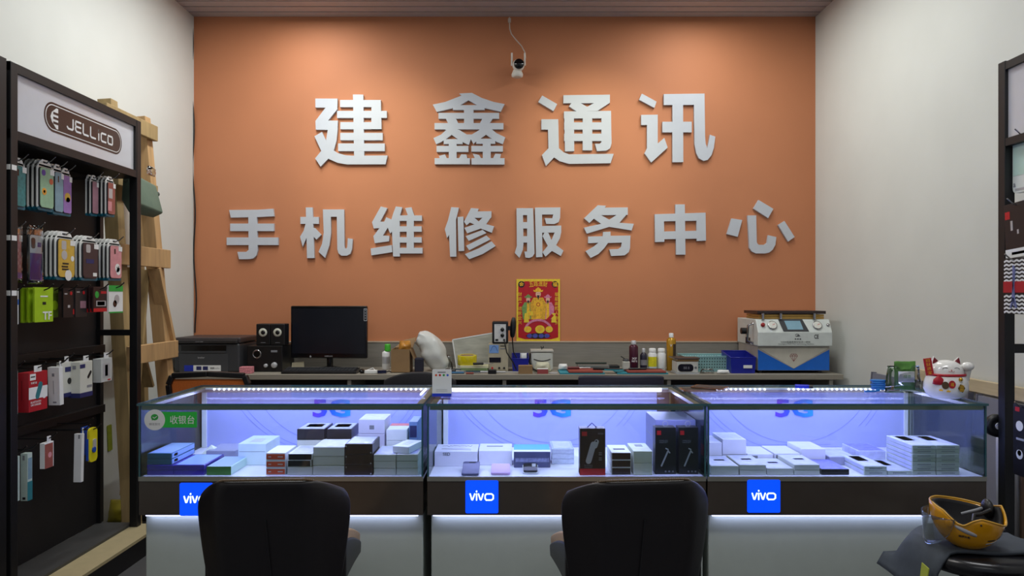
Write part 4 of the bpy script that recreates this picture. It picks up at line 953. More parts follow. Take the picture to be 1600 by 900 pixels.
# bins
binb = mat('blue_plastic_bin', (24, 34, 148), .35)
def open_bin(name, label, x0, x1, yf, dep, hf, hb, m, flare=.0, group=None, holes=None, rimless=False):
    w = x1 - x0; t = thing(name, label, 'bin', ((x0 + x1) / 2, yf, ZD), 0, group); th = .003; b = MB(); f = flare
    def wall(p): b.raw(p, [(0, 1, 2, 3)], m)
    a = w / 2
    wall([(-a + f, f, 0), (a - f, f, 0), (a, 0, hf), (-a, 0, hf)]); wall([(a - f, dep - f, 0), (-a + f, dep - f, 0), (-a, dep, hb), (a, dep, hb)])
    wall([(-a + f, dep - f, 0), (-a + f, f, 0), (-a, 0, hf), (-a, dep, hb)]); wall([(a - f, f, 0), (a - f, dep - f, 0), (a, dep, hb), (a, 0, hf)]); wall([(-a + f, f, .002), (-a + f, dep - f, .002), (a - f, dep - f, .002), (a - f, f, .002)])
    b.build('tray', t, solid=th)
    MB().tube([(-a, 0, hf), (a, 0, hf), (a, dep, hb), (-a, dep, hb)], .004, m, 8, closed=True).build('rim', t)
    return t
open_bin('parts_bin', 'small blue plastic bin right of the power supply, holding white paper', PX(800, 5.06), PX(826, 5.06), 5.06, .14, .085, .112, binb, .006)
pp = crumple(MB(), 8, 8, .05, .075, .04, WHITE, 7.7, None, .1).build('paper_wad', loc=(PX(818, 5.12), 5.13, ZD + .045)); tag(pp, 'white paper wad in the small blue bin', 'paper')
tag(MB().box(-.047, .047, 0, .05, 0, .056, card).build('kraft_carton', loc=(PX(821, 4.9), 4.885, ZD), bev=.002), 'small closed kraft carton at the bench edge in front of the small blue bin', 'box')
# ultrasonic cleaner
yu = 5.1; x0, x1 = PX(830, yu), PX(864, yu); w = x1 - x0; h = PZ(547, yu) - ZD
uc = thing('ultrasonic_cleaner', 'white ultrasonic cleaner with curved black mark below the poster', 'appliance', ((x0 + x1) / 2, yu, ZD))
MB().box(-w / 2, w / 2, 0, .13, 0, h - .015, mat('appliance_white', (196, 198, 190), .35)).build('body', uc, bev=.012, seg=3)
MB().box(-w / 2 - .004, w / 2 + .004, -.004, .134, h - .014, h, mat('lid_grey_white', (186, 184, 176), .4)).build('lid', uc, bev=.003)
b = MB(); pts = [(-w * .37 + w * .74 * k / 12, h * .55 - .012 * math.sin(PI * k / 12)) for k in range(13)]; b.strokes([pts], .006, INK, FRONT, .0012); b.build('curved_mark', uc)
b = MB(); b.box(-w * .3, -w * .15, h * .33, h * .37, 0, .001, GREY, FRONT); b.box(-w * .02, w * .12, h * .33, h * .37, 0, .001, INK, FRONT); b.build('front_print', uc)
MB().tube([(-.006, .05, h + .022), (0, .05, h + .01), (.01, .05, h + .012), (.012, .05, h + .024)], .0035, INK).cyl((0, .05, h), (0, .05, h + .014), .003, INK).build('lid_hook', uc)
MB().tube([(-w / 2 - .004, .1, h - .03), (-w / 2 - .012, .0, .06), (-w / 2 + .01, -.08, .02), (-w * .2, -.14, .008)], .006, BLACKP).build('power_cord', uc)
cl = crumple(MB(), 12, 8, .12, .065, .06, mat('cream_cloth', (196, 194, 170), .8, 0, .06, 20, .2), 3.3, None, .3).build('cloth_wad', loc=(PX(848, 5.0), 5.03, ZD)); tag(cl, 'crumpled cream cloth in front of the ultrasonic cleaner', 'cloth')
rb = thing('red_box', 'small red and white box lying below the cream cloth', 'box', (PX(848, 4.9), 4.89, ZD))
MB().box(-.036, .036, 0, .05, 0, .03, mat('faded_red_card', (150, 66, 66), .5)).build('body', rb, .001); MB().box(-.036, .036, 0, .05, .0302, .033, WHITE).build('lid', rb)
tag(MB().box(-.028, .028, 0, .05, 0, .006, SILVER).build('phone_plate', loc=(PX(865, 4.9), 4.9, ZD), bev=.001), 'silver phone plate lying right of the red box', 'phone part')
tag(crumple(MB(), 8, 6, .075, .04, .05, WHITE, 8.8, None, .3).build('tissue', loc=(PX(880, 5.05), 5.06, ZD + .011)), 'white tissue lying on the work mats', 'tissue')
# repair mats
tl = mat('teal_mat', (34, 132, 150), .6); rm = mat('rust_mat', (140, 62, 52), .6)
for i, (a, b2, lb_) in enumerate(((875, 945, 'left repair mat, rust red with teal ends, on the bench below the poster'), (965, 1044, 'right repair mat, rust red with teal ends, on the bench below the spray cans'))):
    x0, x1 = PX(a, 4.87), PX(b2, 4.87); t = thing('repair_mat', lb_, 'mat', ((x0 + x1) / 2, 4.865, ZD), 0, 'repair mats on the bench'); w = x1 - x0
    MB().box(-w / 2, w / 2, 0, .26, 0, .008, tl).build('base', t); MB().box(-w * .3, w * .46, .0, .2, .0085, .020, rm).build('tray', t, bev=.002)
def tool(px, y, L, r, rz, m, label, name='screwdriver', z=None, hm=None):
    t = thing(name, label, 'tool', (PX(px, y), y, (ZD if z is None else z) + r), R(rz))
    MB().cyl((-L / 2, 0, 0), (0, 0, 0), r, hm or m, seg=10).build('handle', t); MB().cyl((0, 0, 0), (L / 2, 0, 0), r * .45, CHROME if hm else m, r * .2, seg=8).build('shaft', t)
tool(905, 5.0, .16, .009, 6, BLACKP, 'screwdriver with a dark red handle on the left mat', z=ZD + .021, hm=mat('dark_red_handle', (104, 40, 44), .4))
tool(950, 4.93, .20, .008, -14, BLACKP, 'black tweezers lying across the right end of the left mat', 'tweezers', z=ZD + .021)
tool(725, 4.9, .30, .007, 2, mat('blue_handle', (60, 110, 150), .4), 'blue pen-like tool in front of the card packs', 'pen', hm=mat('blue_handle', (60, 110, 150)))
tool(712, 4.935, .14, .014, -8, BLACKP, 'black-handled tool lying left of the card packs', 'screwdriver', hm=BLACKP)
tool(790, 4.935, .34, .006, -4, SILVER, 'long silver rod in front of the power supply', 'rod', z=ZD + .002)
tool(740, 4.873, .10, .006, 3, rm, 'thin red-handled tool at the bench edge', 'screwdriver', hm=rm)
tool(1010, 4.95, .24, .007, 3, BLACKP, 'black rod lying across the right repair mat', 'rod', z=ZD + .021)
tool(755, 5.02, .14, .009, 14, BLACKP, 'black-handled tool lying on the card packs beside the tape', 'screwdriver', z=ZD + .047, hm=BLACKP)
tag(MB().box(-.028, .028, 0, .04, 0, .028, BLACKP).build('black_adapter', loc=(PX(769, 4.87), 4.875, ZD), bev=.004), 'black adapter at the bench edge in front of the power supply', 'adapter')
lp = thing('open_tool_case', 'dark open tool case with grey contents behind the left repair mat', 'tool case', (PX(927, 5.15), 5.13, ZD))
MB().box(-.11, .11, 0, .09, 0, .035, mat('case_grey', (110, 108, 104), .5)).build('case', lp, bev=.004); MB().box(-.12, .10, .07, .09, .037, .048, mat('case_green_black', (36, 50, 42), .5)).build('lid', lp, bev=.003)
tag(MB().box(-.075, .06, 0, .09, 0, .03, BLACKP).build('black_case', loc=(PX(955, 5.15), 5.15, ZD + .0), bev=.004), 'flat black case behind the pump bottle', 'case')
ph_ = thing('phone_parts', 'teal and dark phone boards piled right of the left repair mat', 'phone part', (PX(955, 4.93), 4.90, ZD + .021), R(-8))
# bottles
def bottle(px, y, r, h, m, label, name='bottle', cat='bottle', neck=.4, capm=None, caph=.03, shoulder=.16, labelm=None, band=(.25, .7)):
    t = thing(name, label, cat, (PX(px, y), y, ZD)); hb = h - caph
    MB().lathe([(r * .94, 0), (r, .004), (r, hb * (1 - shoulder)), (r * .8, hb * (1 - shoulder * .4)), (r * neck, hb)], m, None, 24).build('body', t)
    MB().lathe([(r * neck * 1.15, hb + .0005), (r * neck * 1.15, h - .004), (r * neck * .9, h), (.0001, h)], capm or WHITE, None, 18).build('cap', t)
    if labelm: MB().lathe([(r * 1.012, hb * band[0]), (r * 1.012, hb * band[1])], labelm, None, 24, cap=False).build('label', t)
    return t
def flask(px0, px1, y, top, m, label, **k):
    return bottle((px0 + px1) / 2, y, (px1 - px0) / 2 * y / F, PZ(top, y) - ZD, m, label, **k)
mar = mat('maroon_can', (70, 22, 44), .3, .3)
c1 = flask(983, 997, 5.12, 532, mar, 'maroon aerosol can with white print on the bench', name='spray_can', cat='spray can', capm=SILVER, neck=.5, caph=.028, shoulder=.1)
for z, s_ in ((.085, 'XF'), (.066, '除胶剂')): text(s_, WHITE, FRONT @ T(0, z, .0305), c1, w=.036, h=.014, bold=.02)
flask(1000, 1011, 5.12, 544, mat('dark_navy_bottle', (38, 34, 52), .3), 'small dark bottle between maroon can and yellow-labelled bottle', capm=SILVER, neck=.45, caph=.03, labelm=GREY, band=(.3, .6))
flask(1012.5, 1026, 5.12, 544, WHITE, 'white plastic bottle with a bright yellow label', neck=.7, caph=.026, shoulder=.12, labelm=mat('yellow_label', (220, 214, 40), .4, 0, .15, 60), band=(.22, .75))
flask(1027, 1040, 5.12, 544, WHITE, 'plain white plastic bottle left of the tall yellow can', neck=.75, caph=.024, shoulder=.12)
c2 = flask(1041.5, 1056, 5.12, 520.5, mat('yellow_can', (176, 132, 30), .3, .3), 'tall yellow aerosol can, tallest of the bottles', name='spray_can', cat='spray can', capm=WHITE, neck=.42, caph=.03, shoulder=.08)
MB().lathe([(.0324, .02), (.0324, .19)], mat('brown_can_print', (66, 50, 36), .35), RZ(R(-20)), 24, cap=False).bm.free()
b = MB(); vs = []; fs = []
for k in range(9):
    a = R(-80 + 75 * k / 8); vs += [(.0326 * math.cos(a), .0326 * math.sin(a), .02), (.0326 * math.cos(a), .0326 * math.sin(a), .185)]
for k in range(8): fs.append((2 * k, 2 * k + 2, 2 * k + 3, 2 * k + 1))
b.raw(vs, fs, mat('brown_can_print', (66, 50, 36), .35), None, True).build('dark_print', c2)
text('V', WHITE, FRONT @ T(-.008, .175, .033), c2, h=.018, bold=.03)
yv = 4.98; pb = thing('pump_bottle', 'square translucent pump bottle with black spout on the bench', 'bottle', (PX(978, yv), yv, ZD + .0215))
MB().box(-.024, .024, -.024, .024, 0, .055, mat('milky_plastic', (190, 190, 180), .35)).build('body', pb, bev=.006); MB().lathe([(.022, .056), (.02, .068), (.012, .072), (.0001, .073)], DGR, None, 18).build('pump_top', pb); MB().cyl((-.006, 0, .07), (-.035, 0, .088), .003, INK).build('spout', pb)
# separator machine
yz = 4.88; x0, x1 = PX(1058, yz), PX(1091, yz); w = x1 - x0
sm = thing('screen_separator', 'white heated screen separator with black display on the bench edge', 'device', ((x0 + x1) / 2, yz, ZD))
MB().box(-w / 2, w / 2, 0, .16, .008, .082, mat('device_white', (200, 200, 194), .35)).build('body', sm, bev=.005); MB().box(-w / 2 - .006, w / 2 + .006, -.008, .165, 0, .008, SILVER).build('foot_plate', sm)
MB().rrect(-w * .46, w * .27, .016, .066, .022, BLK, FRONT, .002).build('display', sm); text('88.8', mat('lcd_grey', (120, 120, 130), .3), FRONT @ T(-w * .06, .041, .0022), sm, w=.04, h=.018)
b = MB()
for k in range(5): a = 2 * PI * k / 5; b.disc(w * .38 + .005 * math.cos(a), .042 + .005 * math.sin(a), .004, GREY, FRONT, .0012)
b.build('flower_mark', sm)
MB().box(-w / 2 + .004, w / 2 + .004, .0, .16, .084, .098, mat('brass_plate', (150, 118, 70), .4, .4)).build('heating_block', sm); MB().box(-w / 2 - .02, w / 2 + .012, -.008, .17, .0985, .106, mat('dark_hot_plate', (74, 66, 62), .35, .3)).build('hot_plate', sm, bev=.001)
# basket; dark discs painted for the shade inside its punched holes
bk = mat('aqua_plastic', (142, 186, 188), .45)
yk2 = 5.02; x0, x1 = PX(1070, yk2), PX(1140, yk2)
bt = open_bin('plastic_basket', 'pale aqua perforated plastic basket behind the screen separator', x0, x1, yk2, .22, .105, .105, bk, .018)
bt['category'] = 'basket'; w = x1 - x0
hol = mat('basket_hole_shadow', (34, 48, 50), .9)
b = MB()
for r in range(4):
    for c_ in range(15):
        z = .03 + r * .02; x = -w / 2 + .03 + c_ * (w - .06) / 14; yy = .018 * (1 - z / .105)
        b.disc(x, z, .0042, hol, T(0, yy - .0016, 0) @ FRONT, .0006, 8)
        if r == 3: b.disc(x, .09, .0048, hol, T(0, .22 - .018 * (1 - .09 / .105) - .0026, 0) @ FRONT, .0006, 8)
b.build('hole_shade', bt)
tag(crumple(MB(), 10, 6, .09, .025, .05, WHITE, 6.1, None, .2).build('tissue', loc=(PX(1130, 4.9), 4.9, ZD)), 'white crumpled tissue in front of the aqua basket', 'tissue')
tag(crumple(MB(), 10, 6, .10, .03, .05, CLEAR, 3.9, None, .2).build('clear_wrap', loc=(PX(1105, 4.93), 4.93, ZD)), 'clear wrap lying in front of the aqua basket', 'film')
yb4 = 4.92
bb = open_bin('parts_bin', 'large blue stacking bin with a white label beside the white machine', PX(1142, yb4), PX(1181, yb4), yb4, .22, .105, .135, binb, .006)
MB().box(.0, .058, -.004, -.001, .035, .055, WHITE).build('label', bb)
# laminating machine
yl_ = 4.93; x0, x1 = PX(1184, yl_), PX(1296, yl_); w = x1 - x0; dep = .42
lm = thing('laminating_machine', 'white and blue screen laminating machine at the right end of the bench', 'machine', ((x0 + x1) / 2, yl_, ZD))
mw = mat('machine_white', (206, 212, 208), .35); mg = mat('machine_side_grey', (172, 166, 158), .45); mblue = mat('machine_blue', (20, 104, 206), .4)
H = PZ(499, yl_) - ZD
MB().box(-w / 2, w / 2, 0, dep, .018, H * .53, mg).build('lower_body', lm, bev=.002)
prof = [(.0, H * .51), (.0, H * .51)]
sidep = [(-.03, H * .505), (-.03, H * .76), (.02, H), (dep, H), (dep, H * .505)]
MX = Matrix(((0, 0, 1, -w / 2 - .008), (1, 0, 0, 0), (0, 1, 0, 0), (0, 0, 0, 1)))
MB().prism(sidep, w + .016, mw, MX).build('upper_body', lm, bev=.006, seg=3)
MB().prism([(-w / 2 + .001, .022), (-w / 2 + .001, H * .44), (0, .03)], .0012, mblue, FRONT).prism([(w / 2 - .001, .022), (w / 2 - .001, H * .44), (0, .03)], .0012, mblue, FRONT).prism([(-w / 2 + .001, .02), (w / 2 - .001, .02), (w/2-.001, .032), (-w/2+.001, .032)], .001, mblue, FRONT).build('blue_panel', lm)
MB().prism([(-w / 2 + .004, H * .475), (w / 2 - .004, H * .475), (0, .032)], .0016, mat('panel_beige', (200, 196, 182), .45), FRONT).build('front_panel', lm)
b = MB(); z0_ = H * .32; dm = mat('dark_red_print', (140, 60, 60), .5)
b.strokes([[(-.026, z0_), (-.016, z0_ + .014), (.016, z0_ + .014), (.026, z0_), (0, z0_ - .036), (-.026, z0_), (.026, z0_)], [(-.009, z0_), (0, z0_ - .036), (.009, z0_)], [(-.016, z0_ + .014), (-.009, z0_), (0, z0_ + .014), (.009, z0_), (.016, z0_ + .014)]], .0022, dm, FRONT @ T(0, 0, .0016), .0006); b.build('diamond_emblem', lm)
# sloped control face: from (-.03,H*.76) to (.02,H)
an = math.atan2(.05, H * .24)
SL = T(0, -.031, H * .76) @ RX(-an) @ FRONT
sl = math.hypot(.05, H * .24)
MB().prism([(-.078, .008), (.092, .008), (.064, sl - .002), (-.098, sl - .002)], .004, DGR, SL).build('screen_bezel', lm, bev=.001)
MB().prism([(-.048, .02), (.056, .02), (.046, sl - .014), (-.06, sl - .014)], .0046, mat('lcd_blue', (126, 164, 182), .2), SL).build('screen', lm)
for x in (-.145, .155): 
    g_ = MB().lathe([(.031, 0), (.031, .008), (.027, .010), (.0001, .010)], CHROME, SL @ T(x, sl * .52, 0), 24).build('gauge', lm)
    MB().lathe([(.026, .0104), (.0001, .0106)], mat('gauge_face', (214, 214, 206), .3), SL @ T(x, sl * .52, 0), 24).build('gauge_face', g_)
    MB().strokes([[(0, 0), (.016, .008)]], .003, RED, SL @ T(x, sl * .52, .0107), .0005).build('gauge_needle', g_)
MB().lathe([(.014, 0), (.013, .012), (.0001, .014)], mat('red_button', (150, 26, 30), .35), SL @ T(-.208, sl * .55, 0), 18).build('red_button', lm)
MB().lathe([(.011, 0), (.010, .008), (.0001, .01)], CHROME, SL @ T(.228, sl * .55, 0), 16).build('key_switch', lm)
FP = FRONT @ T(0, 0, .0305)
text('YCD4液晶屏真空贴合一体机', DGR, FP @ T(.0, H * .585, .0005), lm, w=.20, h=.014)
text('Intelligent Flash Film Laminating Machine', DGR, FP @ T(.005, H * .545, .0005), lm, w=.235, h=.010)
text('CE', INK, FP @ T(.14, H * .685, .0005), lm, w=.03, h=.028, bold=.02)
b = MB(); b.strokes([[(-.012, .004), (-.004, .012), (.008, .010), (.004, 0), (-.010, -.004), (.020, -.002)], [(.006, -.004), (.012, .006), (.016, -.003)]], .003, DGR, FP @ T(.012, H * .70, .0003), .0005)
for x in (-.012, .004, .02): b.box(x + .008, x + .018, H * .63, H * .65, .0305, .031, DGR, FRONT)
b.build('maker_mark', lm)
b = MB()
for k in range(2): b.box(-w * .46 + .002 * k, w * .45, .03, .3, H + .002 + k * .016, H + .016 + k * .016, mat('brass_layer', (176, 140, 72), .4, .4))
b.build('brass_platen', lm); MB().box(-w * .49, w * .47, .02, .31, H + .036, H + .056, mat('dark_lid', (44, 32, 32), .35)).build('top_plate', lm, bev=.002)
for x in (-.42, -.17, .3): MB().cyl((x * w, .012, H), (x * w, .012, H + .04), .010, CHROME).build('post', lm)
MB().tube([(-w / 2 - .012, .06, H * .92), (-w / 2 - .045, .06, H * .88), (-w / 2 - .05, .06, H * .6), (-w / 2 - .012, .06, H * .55)], .008, CHROME).build('side_handle', lm)
MB().cyl((-w / 2 - .01, .2, H * .76), (-w / 2 - .05, .2, H * .76), .022, BLACKP).build('side_knob', lm)
MB().box(-w / 2 - .0095, -w / 2 - .0085, .13, .23, H * .52, H * .64, BLACKP).build('side_plate', lm)
for x in (-.45, .38):
    for y in (.03, dep - .05): MB().cyl((x * w, y, 0), (x * w, y, .018), .016, BLACKP).build('foot', lm)
phb = MB(); phb.box(-.05, .05, 0, .06, 0, .006, tl).box(-.03, .07, .01, .05, .0065, .012, DGR).build('board', ph_)

# ------------------------------------------------------------------ office chairs between counter and bench
def office_chair(label, x, y, zt, w, kind, rz=0.0):
    t = thing('office_chair', label, 'chair', (x, y, 0), rz)
    fr = mat('chair_black_frame', (22, 20, 22), .4)
    # back is at local y=-.2 (towards the customer side), seat faces the bench
    z0_ = zt - .42
    if kind == 'mesh':
        pts = [(-w / 2 + .03, -.2, z0_), (-w / 2, -.22, zt - .06), (-w / 2 + .02, -.22, zt - .01), (0, -.225, zt), (w / 2 - .02, -.22, zt - .01), (w / 2, -.22, zt - .06), (w / 2 - .03, -.2, z0_)]
        b = MB()
        for a, c_ in zip(pts, pts[1:]): b.beam(a, c_, .03, .035, fr, (0, 1, 0))
        b.build('back_frame', t, bev=.006)
        MB().raw([(-w / 2 + .03, -.205, z0_), (w / 2 - .03, -.205, z0_), (w / 2 - .005, -.215, zt - .03), (-w / 2 + .005, -.215, zt - .03)], [(0, 1, 2, 3)], mat('orange_mesh', (206, 108, 40), .7, 0, .1, 200)).build('mesh_back', t, solid=.006)
    else:
        n = 12; vs = []; fs = []
        for i in range(n + 1):
            u = -1 + 2 * i / n
            for j in range(7):
                v = j / 6; top = zt - (.05 if kind == 'arch' else .006) * abs(u) ** (2.2 if kind == 'arch' else 6)
                vs.append((u * w / 2 * (.88 + .12 * v if kind != 'arch' else 1), -.22 + .05 * u * u, z0_ + v * (top - z0_)))
        for i in range(n):
            for j in range(6): fs.append((i * 7 + j, (i + 1) * 7 + j, (i + 1) * 7 + j + 1, i * 7 + j + 1))
        MB().raw(vs, fs, mat('navy_upholstery', (24, 22, 44), .6) if kind == 'flat' else mat('black_net_fabric', (26, 24, 28), .7, 0, .2, 150), None, True).build('backrest', t, solid=.035, bev=.01)
    MB().rrect(-w / 2 + .01, w / 2 - .01, -.2, .24, .06, fr if kind != 'flat' else mat('navy_upholstery', (24, 22, 44)), TOP, .06, .42).build('seat', t, bev=.015, seg=3)
    MB().cyl((0, 0, .08), (0, 0, .42), .028, fr).build('gas_column', t)
    MB().beam((0, -.05, .44), (0, -.215, z0_ + .08), .05, .02, fr, (0, 1, 0)).build('back_support', t)
    for k in range(5):
        a = 2 * PI * k / 5 + .3; l_ = MB().beam((0, 0, .09), (.27 * math.cos(a), .27 * math.sin(a), .065), .04, .03, fr, (0, 0, 1)).build('leg', t)
        MB().cyl((.27 * math.cos(a) - .02 * math.sin(a), .27 * math.sin(a) + .02 * math.cos(a), .03), (.27 * math.cos(a) + .02 * math.sin(a), .27 * math.sin(a) - .02 * math.cos(a), .03), .03, fr).build('caster', l_)
yc = 4.05
office_chair('office chair with orange mesh back in a black frame, in front of the printer', PX(326, yc), yc + .22, PZ(584, yc), 124 * yc / F, 'mesh')
office_chair('black chair with arched back showing below the cardboard box', PX(655, yc), yc + .22, PZ(581, yc), 112 * yc / F, 'arch')
office_chair('chair with a low navy back showing in front of the repair mats', PX(972, yc), yc + .22, PZ(587.5, yc), 134 * yc / F, 'flat')
# ------------------------------------------------------------------ left display rack
def child(mb, name, root, **k):
    return mb.build(name, root, M=T(*[-v for v in root.location]), **k)
def YX(px, X): return X * F / (px - CX)
XF, XP, YN, YFAR = -1.94, -2.14, 2.84, 3.79
rack = thing('display_rack', 'black steel display rack with lit-white header sign on the left wall side', 'rack', (-2.04, 3.3, 0))
for y in (YN, YFAR): child(MB().box(XF - .02, XF + .02, y - .02, y + .02, .115, 2.2, BLACKM), 'post', rack, bev=.002)
child(MB().box(XP - .012, XP, YN + .02, YFAR + .02, .128, 2.19, mat('black_back_panel', (20, 18, 20), .6)), 'back_panel', rack)
child(MB().box(XP, XF - .022, YN, YFAR + .02, .095, .127, mat('dark_grey_tray', (66, 66, 66), .5)), 'base_tray', rack)
child(MB().box(-1.98, -1.82, YN - .02, YFAR + .04, .100, .114, mat('beige_plinth_board', (176, 162, 126), .55)).box(-2.14, -1.83, YN - .02, YFAR + .04, 0, .094, BLACKM), 'plinth', rack)
child(MB().box(XF - .015, XF + .018, YN - .02, YFAR + .02, 1.905, 1.94, BLACKM).box(XF - .015, XF + .018, YN - .02, YFAR + .02, 2.165, 2.2, BLACKM).box(XP, XF - .016, YN - .02, YFAR + .02, 1.905, 1.915, BLACKM).box(XP, XF - .016, YN - .02, YFAR + .02, 2.19, 2.2, BLACKM).box(XF - .015, XF + .018, YFAR - .03, YFAR + .02, 1.94, 2.165, BLACKM), 'header_frame', rack)
hs = child(MB().box(XF - .012, XF + .006, YN + .02, YFAR - .03, 1.94, 2.165, mat('header_white', (206, 206, 212), .12, 0, .015)), 'header_sign', rack)
Y0s, Y1s = YX(59, XF), YX(183, XF); yc_, zc_ = (Y0s + Y1s) / 2 + .03, 2.052; bw, bh = (Y1s - Y0s) * 1.0, .125
PM2 = T(XF + .0062 - rack.location.x, yc_ - rack.location.y, zc_) @ PLUSX
brn = mat('dark_brown_print', (62, 42, 36), .25)
b = MB(); b.rrect(-bw / 2, bw / 2, -bh / 2, bh / 2, bh / 2 - .001, brn, PM2, .0005, n=12); b.rrect(-bw / 2 + .009, bw / 2 - .009, -bh / 2 + .009, bh / 2 - .009, bh / 2 - .011, WHITE, PM2, .0009, n=12); b.rrect(-bw / 2 + .013, bw / 2 - .013, -bh / 2 + .013, bh / 2 - .013, bh / 2 - .015, brn, PM2, .0013, n=12); b.build('badge', hs)
u = .0385; s0 = -.185
def LT(ox, pts): return [(s0 + ox * .058 + x * .044, y * u * 1.15 - .024) for x, y in pts]
L = [LT(0, [(.95, 1), (.95, .12), (.8, 0), (.15, 0), (0, .15)]),
     LT(1, [(.95, 1), (.1, 1)]), LT(1, [(.9, .5), (.1, .5)]), LT(1, [(.95, 0), (.2, 0), (.05, .15), (.05, .38)]), LT(1, [(.05, .62), (.05, .85)]),
     LT(2, [(.05, 1), (.05, .12), (.2, 0), (.95, 0)]), LT(3, [(.05, 1), (.05, .12), (.2, 0), (.95, 0)]), LT(4, [(.25, 0), (.25, .62)]), LT(4, [(.25, .95), (.25, .97)]),
     LT(4.5, [(.95, .85), (.2, .85), (.05, .7), (.05, .12), (.2, 0), (.95, 0)]), LT(5.5, [(.05, .65), (.05, .12), (.2, 0), (.85, 0), (.95, .12), (.95, .7), (.85, .85), (.1, .85)])]
MB().strokes([[(x + .04, y) for x, y in l] for l in L], .0085, WHITE, PM2 @ T(0, 0, .0013), .0007).build('lettering', hs)
b = MB(); ex = -bw / 2 + .075
pts = [(ex + .018, .042), (ex + .005, .042), (ex - .025, .02), (ex - .034, .0), (ex - .025, -.02), (ex + .005, -.045), (ex + .018, -.045)]
b.prism(pts, .0018, WHITE, PM2)
for y in (.018, -.002, -.022): b.prism([(ex - .016, y + .005), (ex + .020, y + .005), (ex + .020, y - .005), (ex - .016, y - .005)], .0024, brn, PM2)
b.build('emblem', hs)
for z in (1.18,): child(MB().box(XP - .01, XP + .02, YFAR, YFAR + .03, .13, 1.9, BLACKM).box(XP, XF, YFAR - .005, YFAR + .025, 1.095, 1.125, BLACKM), 'side_rail', rack)
for zz in (1.035, .725): child(MB().box(XP, XP + .03, YN + .02, YFAR + .03, zz - .028, zz + .012, BLACKM), 'hook_rail', rack, bev=.002)
for yy in (262, 372, 458): child(MB().box(XF + .02, XF + .0212, YN - .016, YN + .012, PZ(yy + 4, YN), PZ(yy - 4, YN), WHITE).box(XF - .004, XF + .018, YN - .0212, YN - .02, PZ(yy + 4, YN), PZ(yy - 4, YN), WHITE), 'price_tag', rack)
def hook(y, z, xe, m=CHROME):
    child(MB().tube([(XP, y, z), (xe - .02, y, z), (xe, y, z + .008), (xe + .02, y, z + .026)], .0028, m, 6), 'hook', rack)
# neighbouring rack, only its far post and back panel edge reach the picture
r2 = thing('display_rack', 'neighbouring black display rack, only its corner post showing at the left edge', 'rack', (-2.04, 2.3, 0))
child(MB().box(XF - .02, XF + .02, 2.755, 2.795, .115, 2.2, BLACKM).box(XF - .02, XF + .02, 1.82, 1.86, .115, 2.2, BLACKM), 'post', r2)
child(MB().box(XP - .012, XP, 1.84, 2.795, .128, 2.19, BLACKM), 'back_panel', r2); child(MB().box(XP, XF, 1.84, 2.795, 1.94, 2.165, BLACKM), 'header_sign', r2); child(MB().box(XP, XF, 1.84, 2.795, .0, .127, BLACKM), 'base_tray', r2); child(MB().box(-1.919, -1.82, 1.84, 2.795, .100, .114, MATS['beige_plinth_board']).box(-1.919, -1.83, 1.84, 2.795, 0, .094, BLACKM), 'plinth', r2)

packw = mat('pack_white_tray', (222, 224, 222), .3, 0, .02, coat=.3); packt = mat('pack_teal_base', (24, 100, 122), .3); edgec = mat('case_dark_edge', (36, 36, 40), .4)
def pack(pa, pb, yt, yb, Xf, casem, label, group, kind='hole', art=None, bag=False, deco=True):
    ya_, yb2 = YX(pa, Xf), YX(pb, Xf); y = (ya_ + yb2) / 2; w = yb2 - ya_; z1, z0 = PZ(yt, y), PZ(yb, y); h = z1 - z0
    t = thing('phone_case_pack', label, 'phone case', (Xf, y, z0), 0, group)
    M = PLUSX
    if not bag:
        MB().rrect(-w / 2, w / 2, 0, h * .9, w * .16, packw, M, .006, -.011).prism([(-w * .42, h * .86), (w * .42, h * .86), (w * .34, h * .95), (w * .18, h), (-w * .18, h), (-w * .34, h * .95)], .006, packw, M, -.011).build('tray', t, .001)
        MB().rrect(-w * .5, w * .5, -.002, h * .07, w * .1, packt, M, .0075, -.0115).build('tray_base', t)
        MB().rrect(-w * .14, w * .14, h * .93, h * .965, .004, INK, M, .0062, -.011).build('hang_hole', t)
    else:
        crumple(MB(), 10, 12, h * .02 + .02, w * 1.12, h * 1.05, CLEAR, 1.7 + pa, None, .0) if False else None
        b = MB(); crumple(b, 10, 14, w * 1.15, h * 1.02, .02, CLEAR, 1.3 + pa * .1, RZ(R(90)) @ T(0, 0, -.004), .0); b.build('clear_bag', t)
    cw_, ch = w * .88, h * (.80 if not bag else .80); zo = h * .045
    MB().rrect(-cw_ / 2, cw_ / 2, zo, zo + ch, cw_ * .16, edgec, M, .0075, -.006).build('case_edge', t)
    cs = MB().rrect(-cw_ / 2 + .002, cw_ / 2 - .002, zo + .002, zo + ch - .002, cw_ * .15, casem, M, .0095, -.0065).build('case', t)
    if kind == 'hole': MB().rrect(-cw_ * .40, -cw_ * .06, zo + ch * .70, zo + ch * .93, .01, mat('camera_cutout', (66, 46, 48), .4), M, .0036).build('camera_cutout', cs)
    if kind == 'small': MB().rrect(-cw_ * .16, -cw_ * .04, zo + ch * .74, zo + ch * .9, .004, brn, M, .0036).build('camera_cutout', cs)
    if kind == 'clearhole': MB().rrect(-cw_ * .30, -cw_ * .02, zo + ch * .72, zo + ch * .95, .008, SILVER, M, .0036).build('camera_cutout', cs)
    if art: art(cw_, ch, zo, M, cs)
    if deco: MB().box(cw_ * .22, cw_ * .52, zo + ch * .84, zo + ch * .98, .0032, .0042, WHITE, M).build('price_sticker', t)
    return t
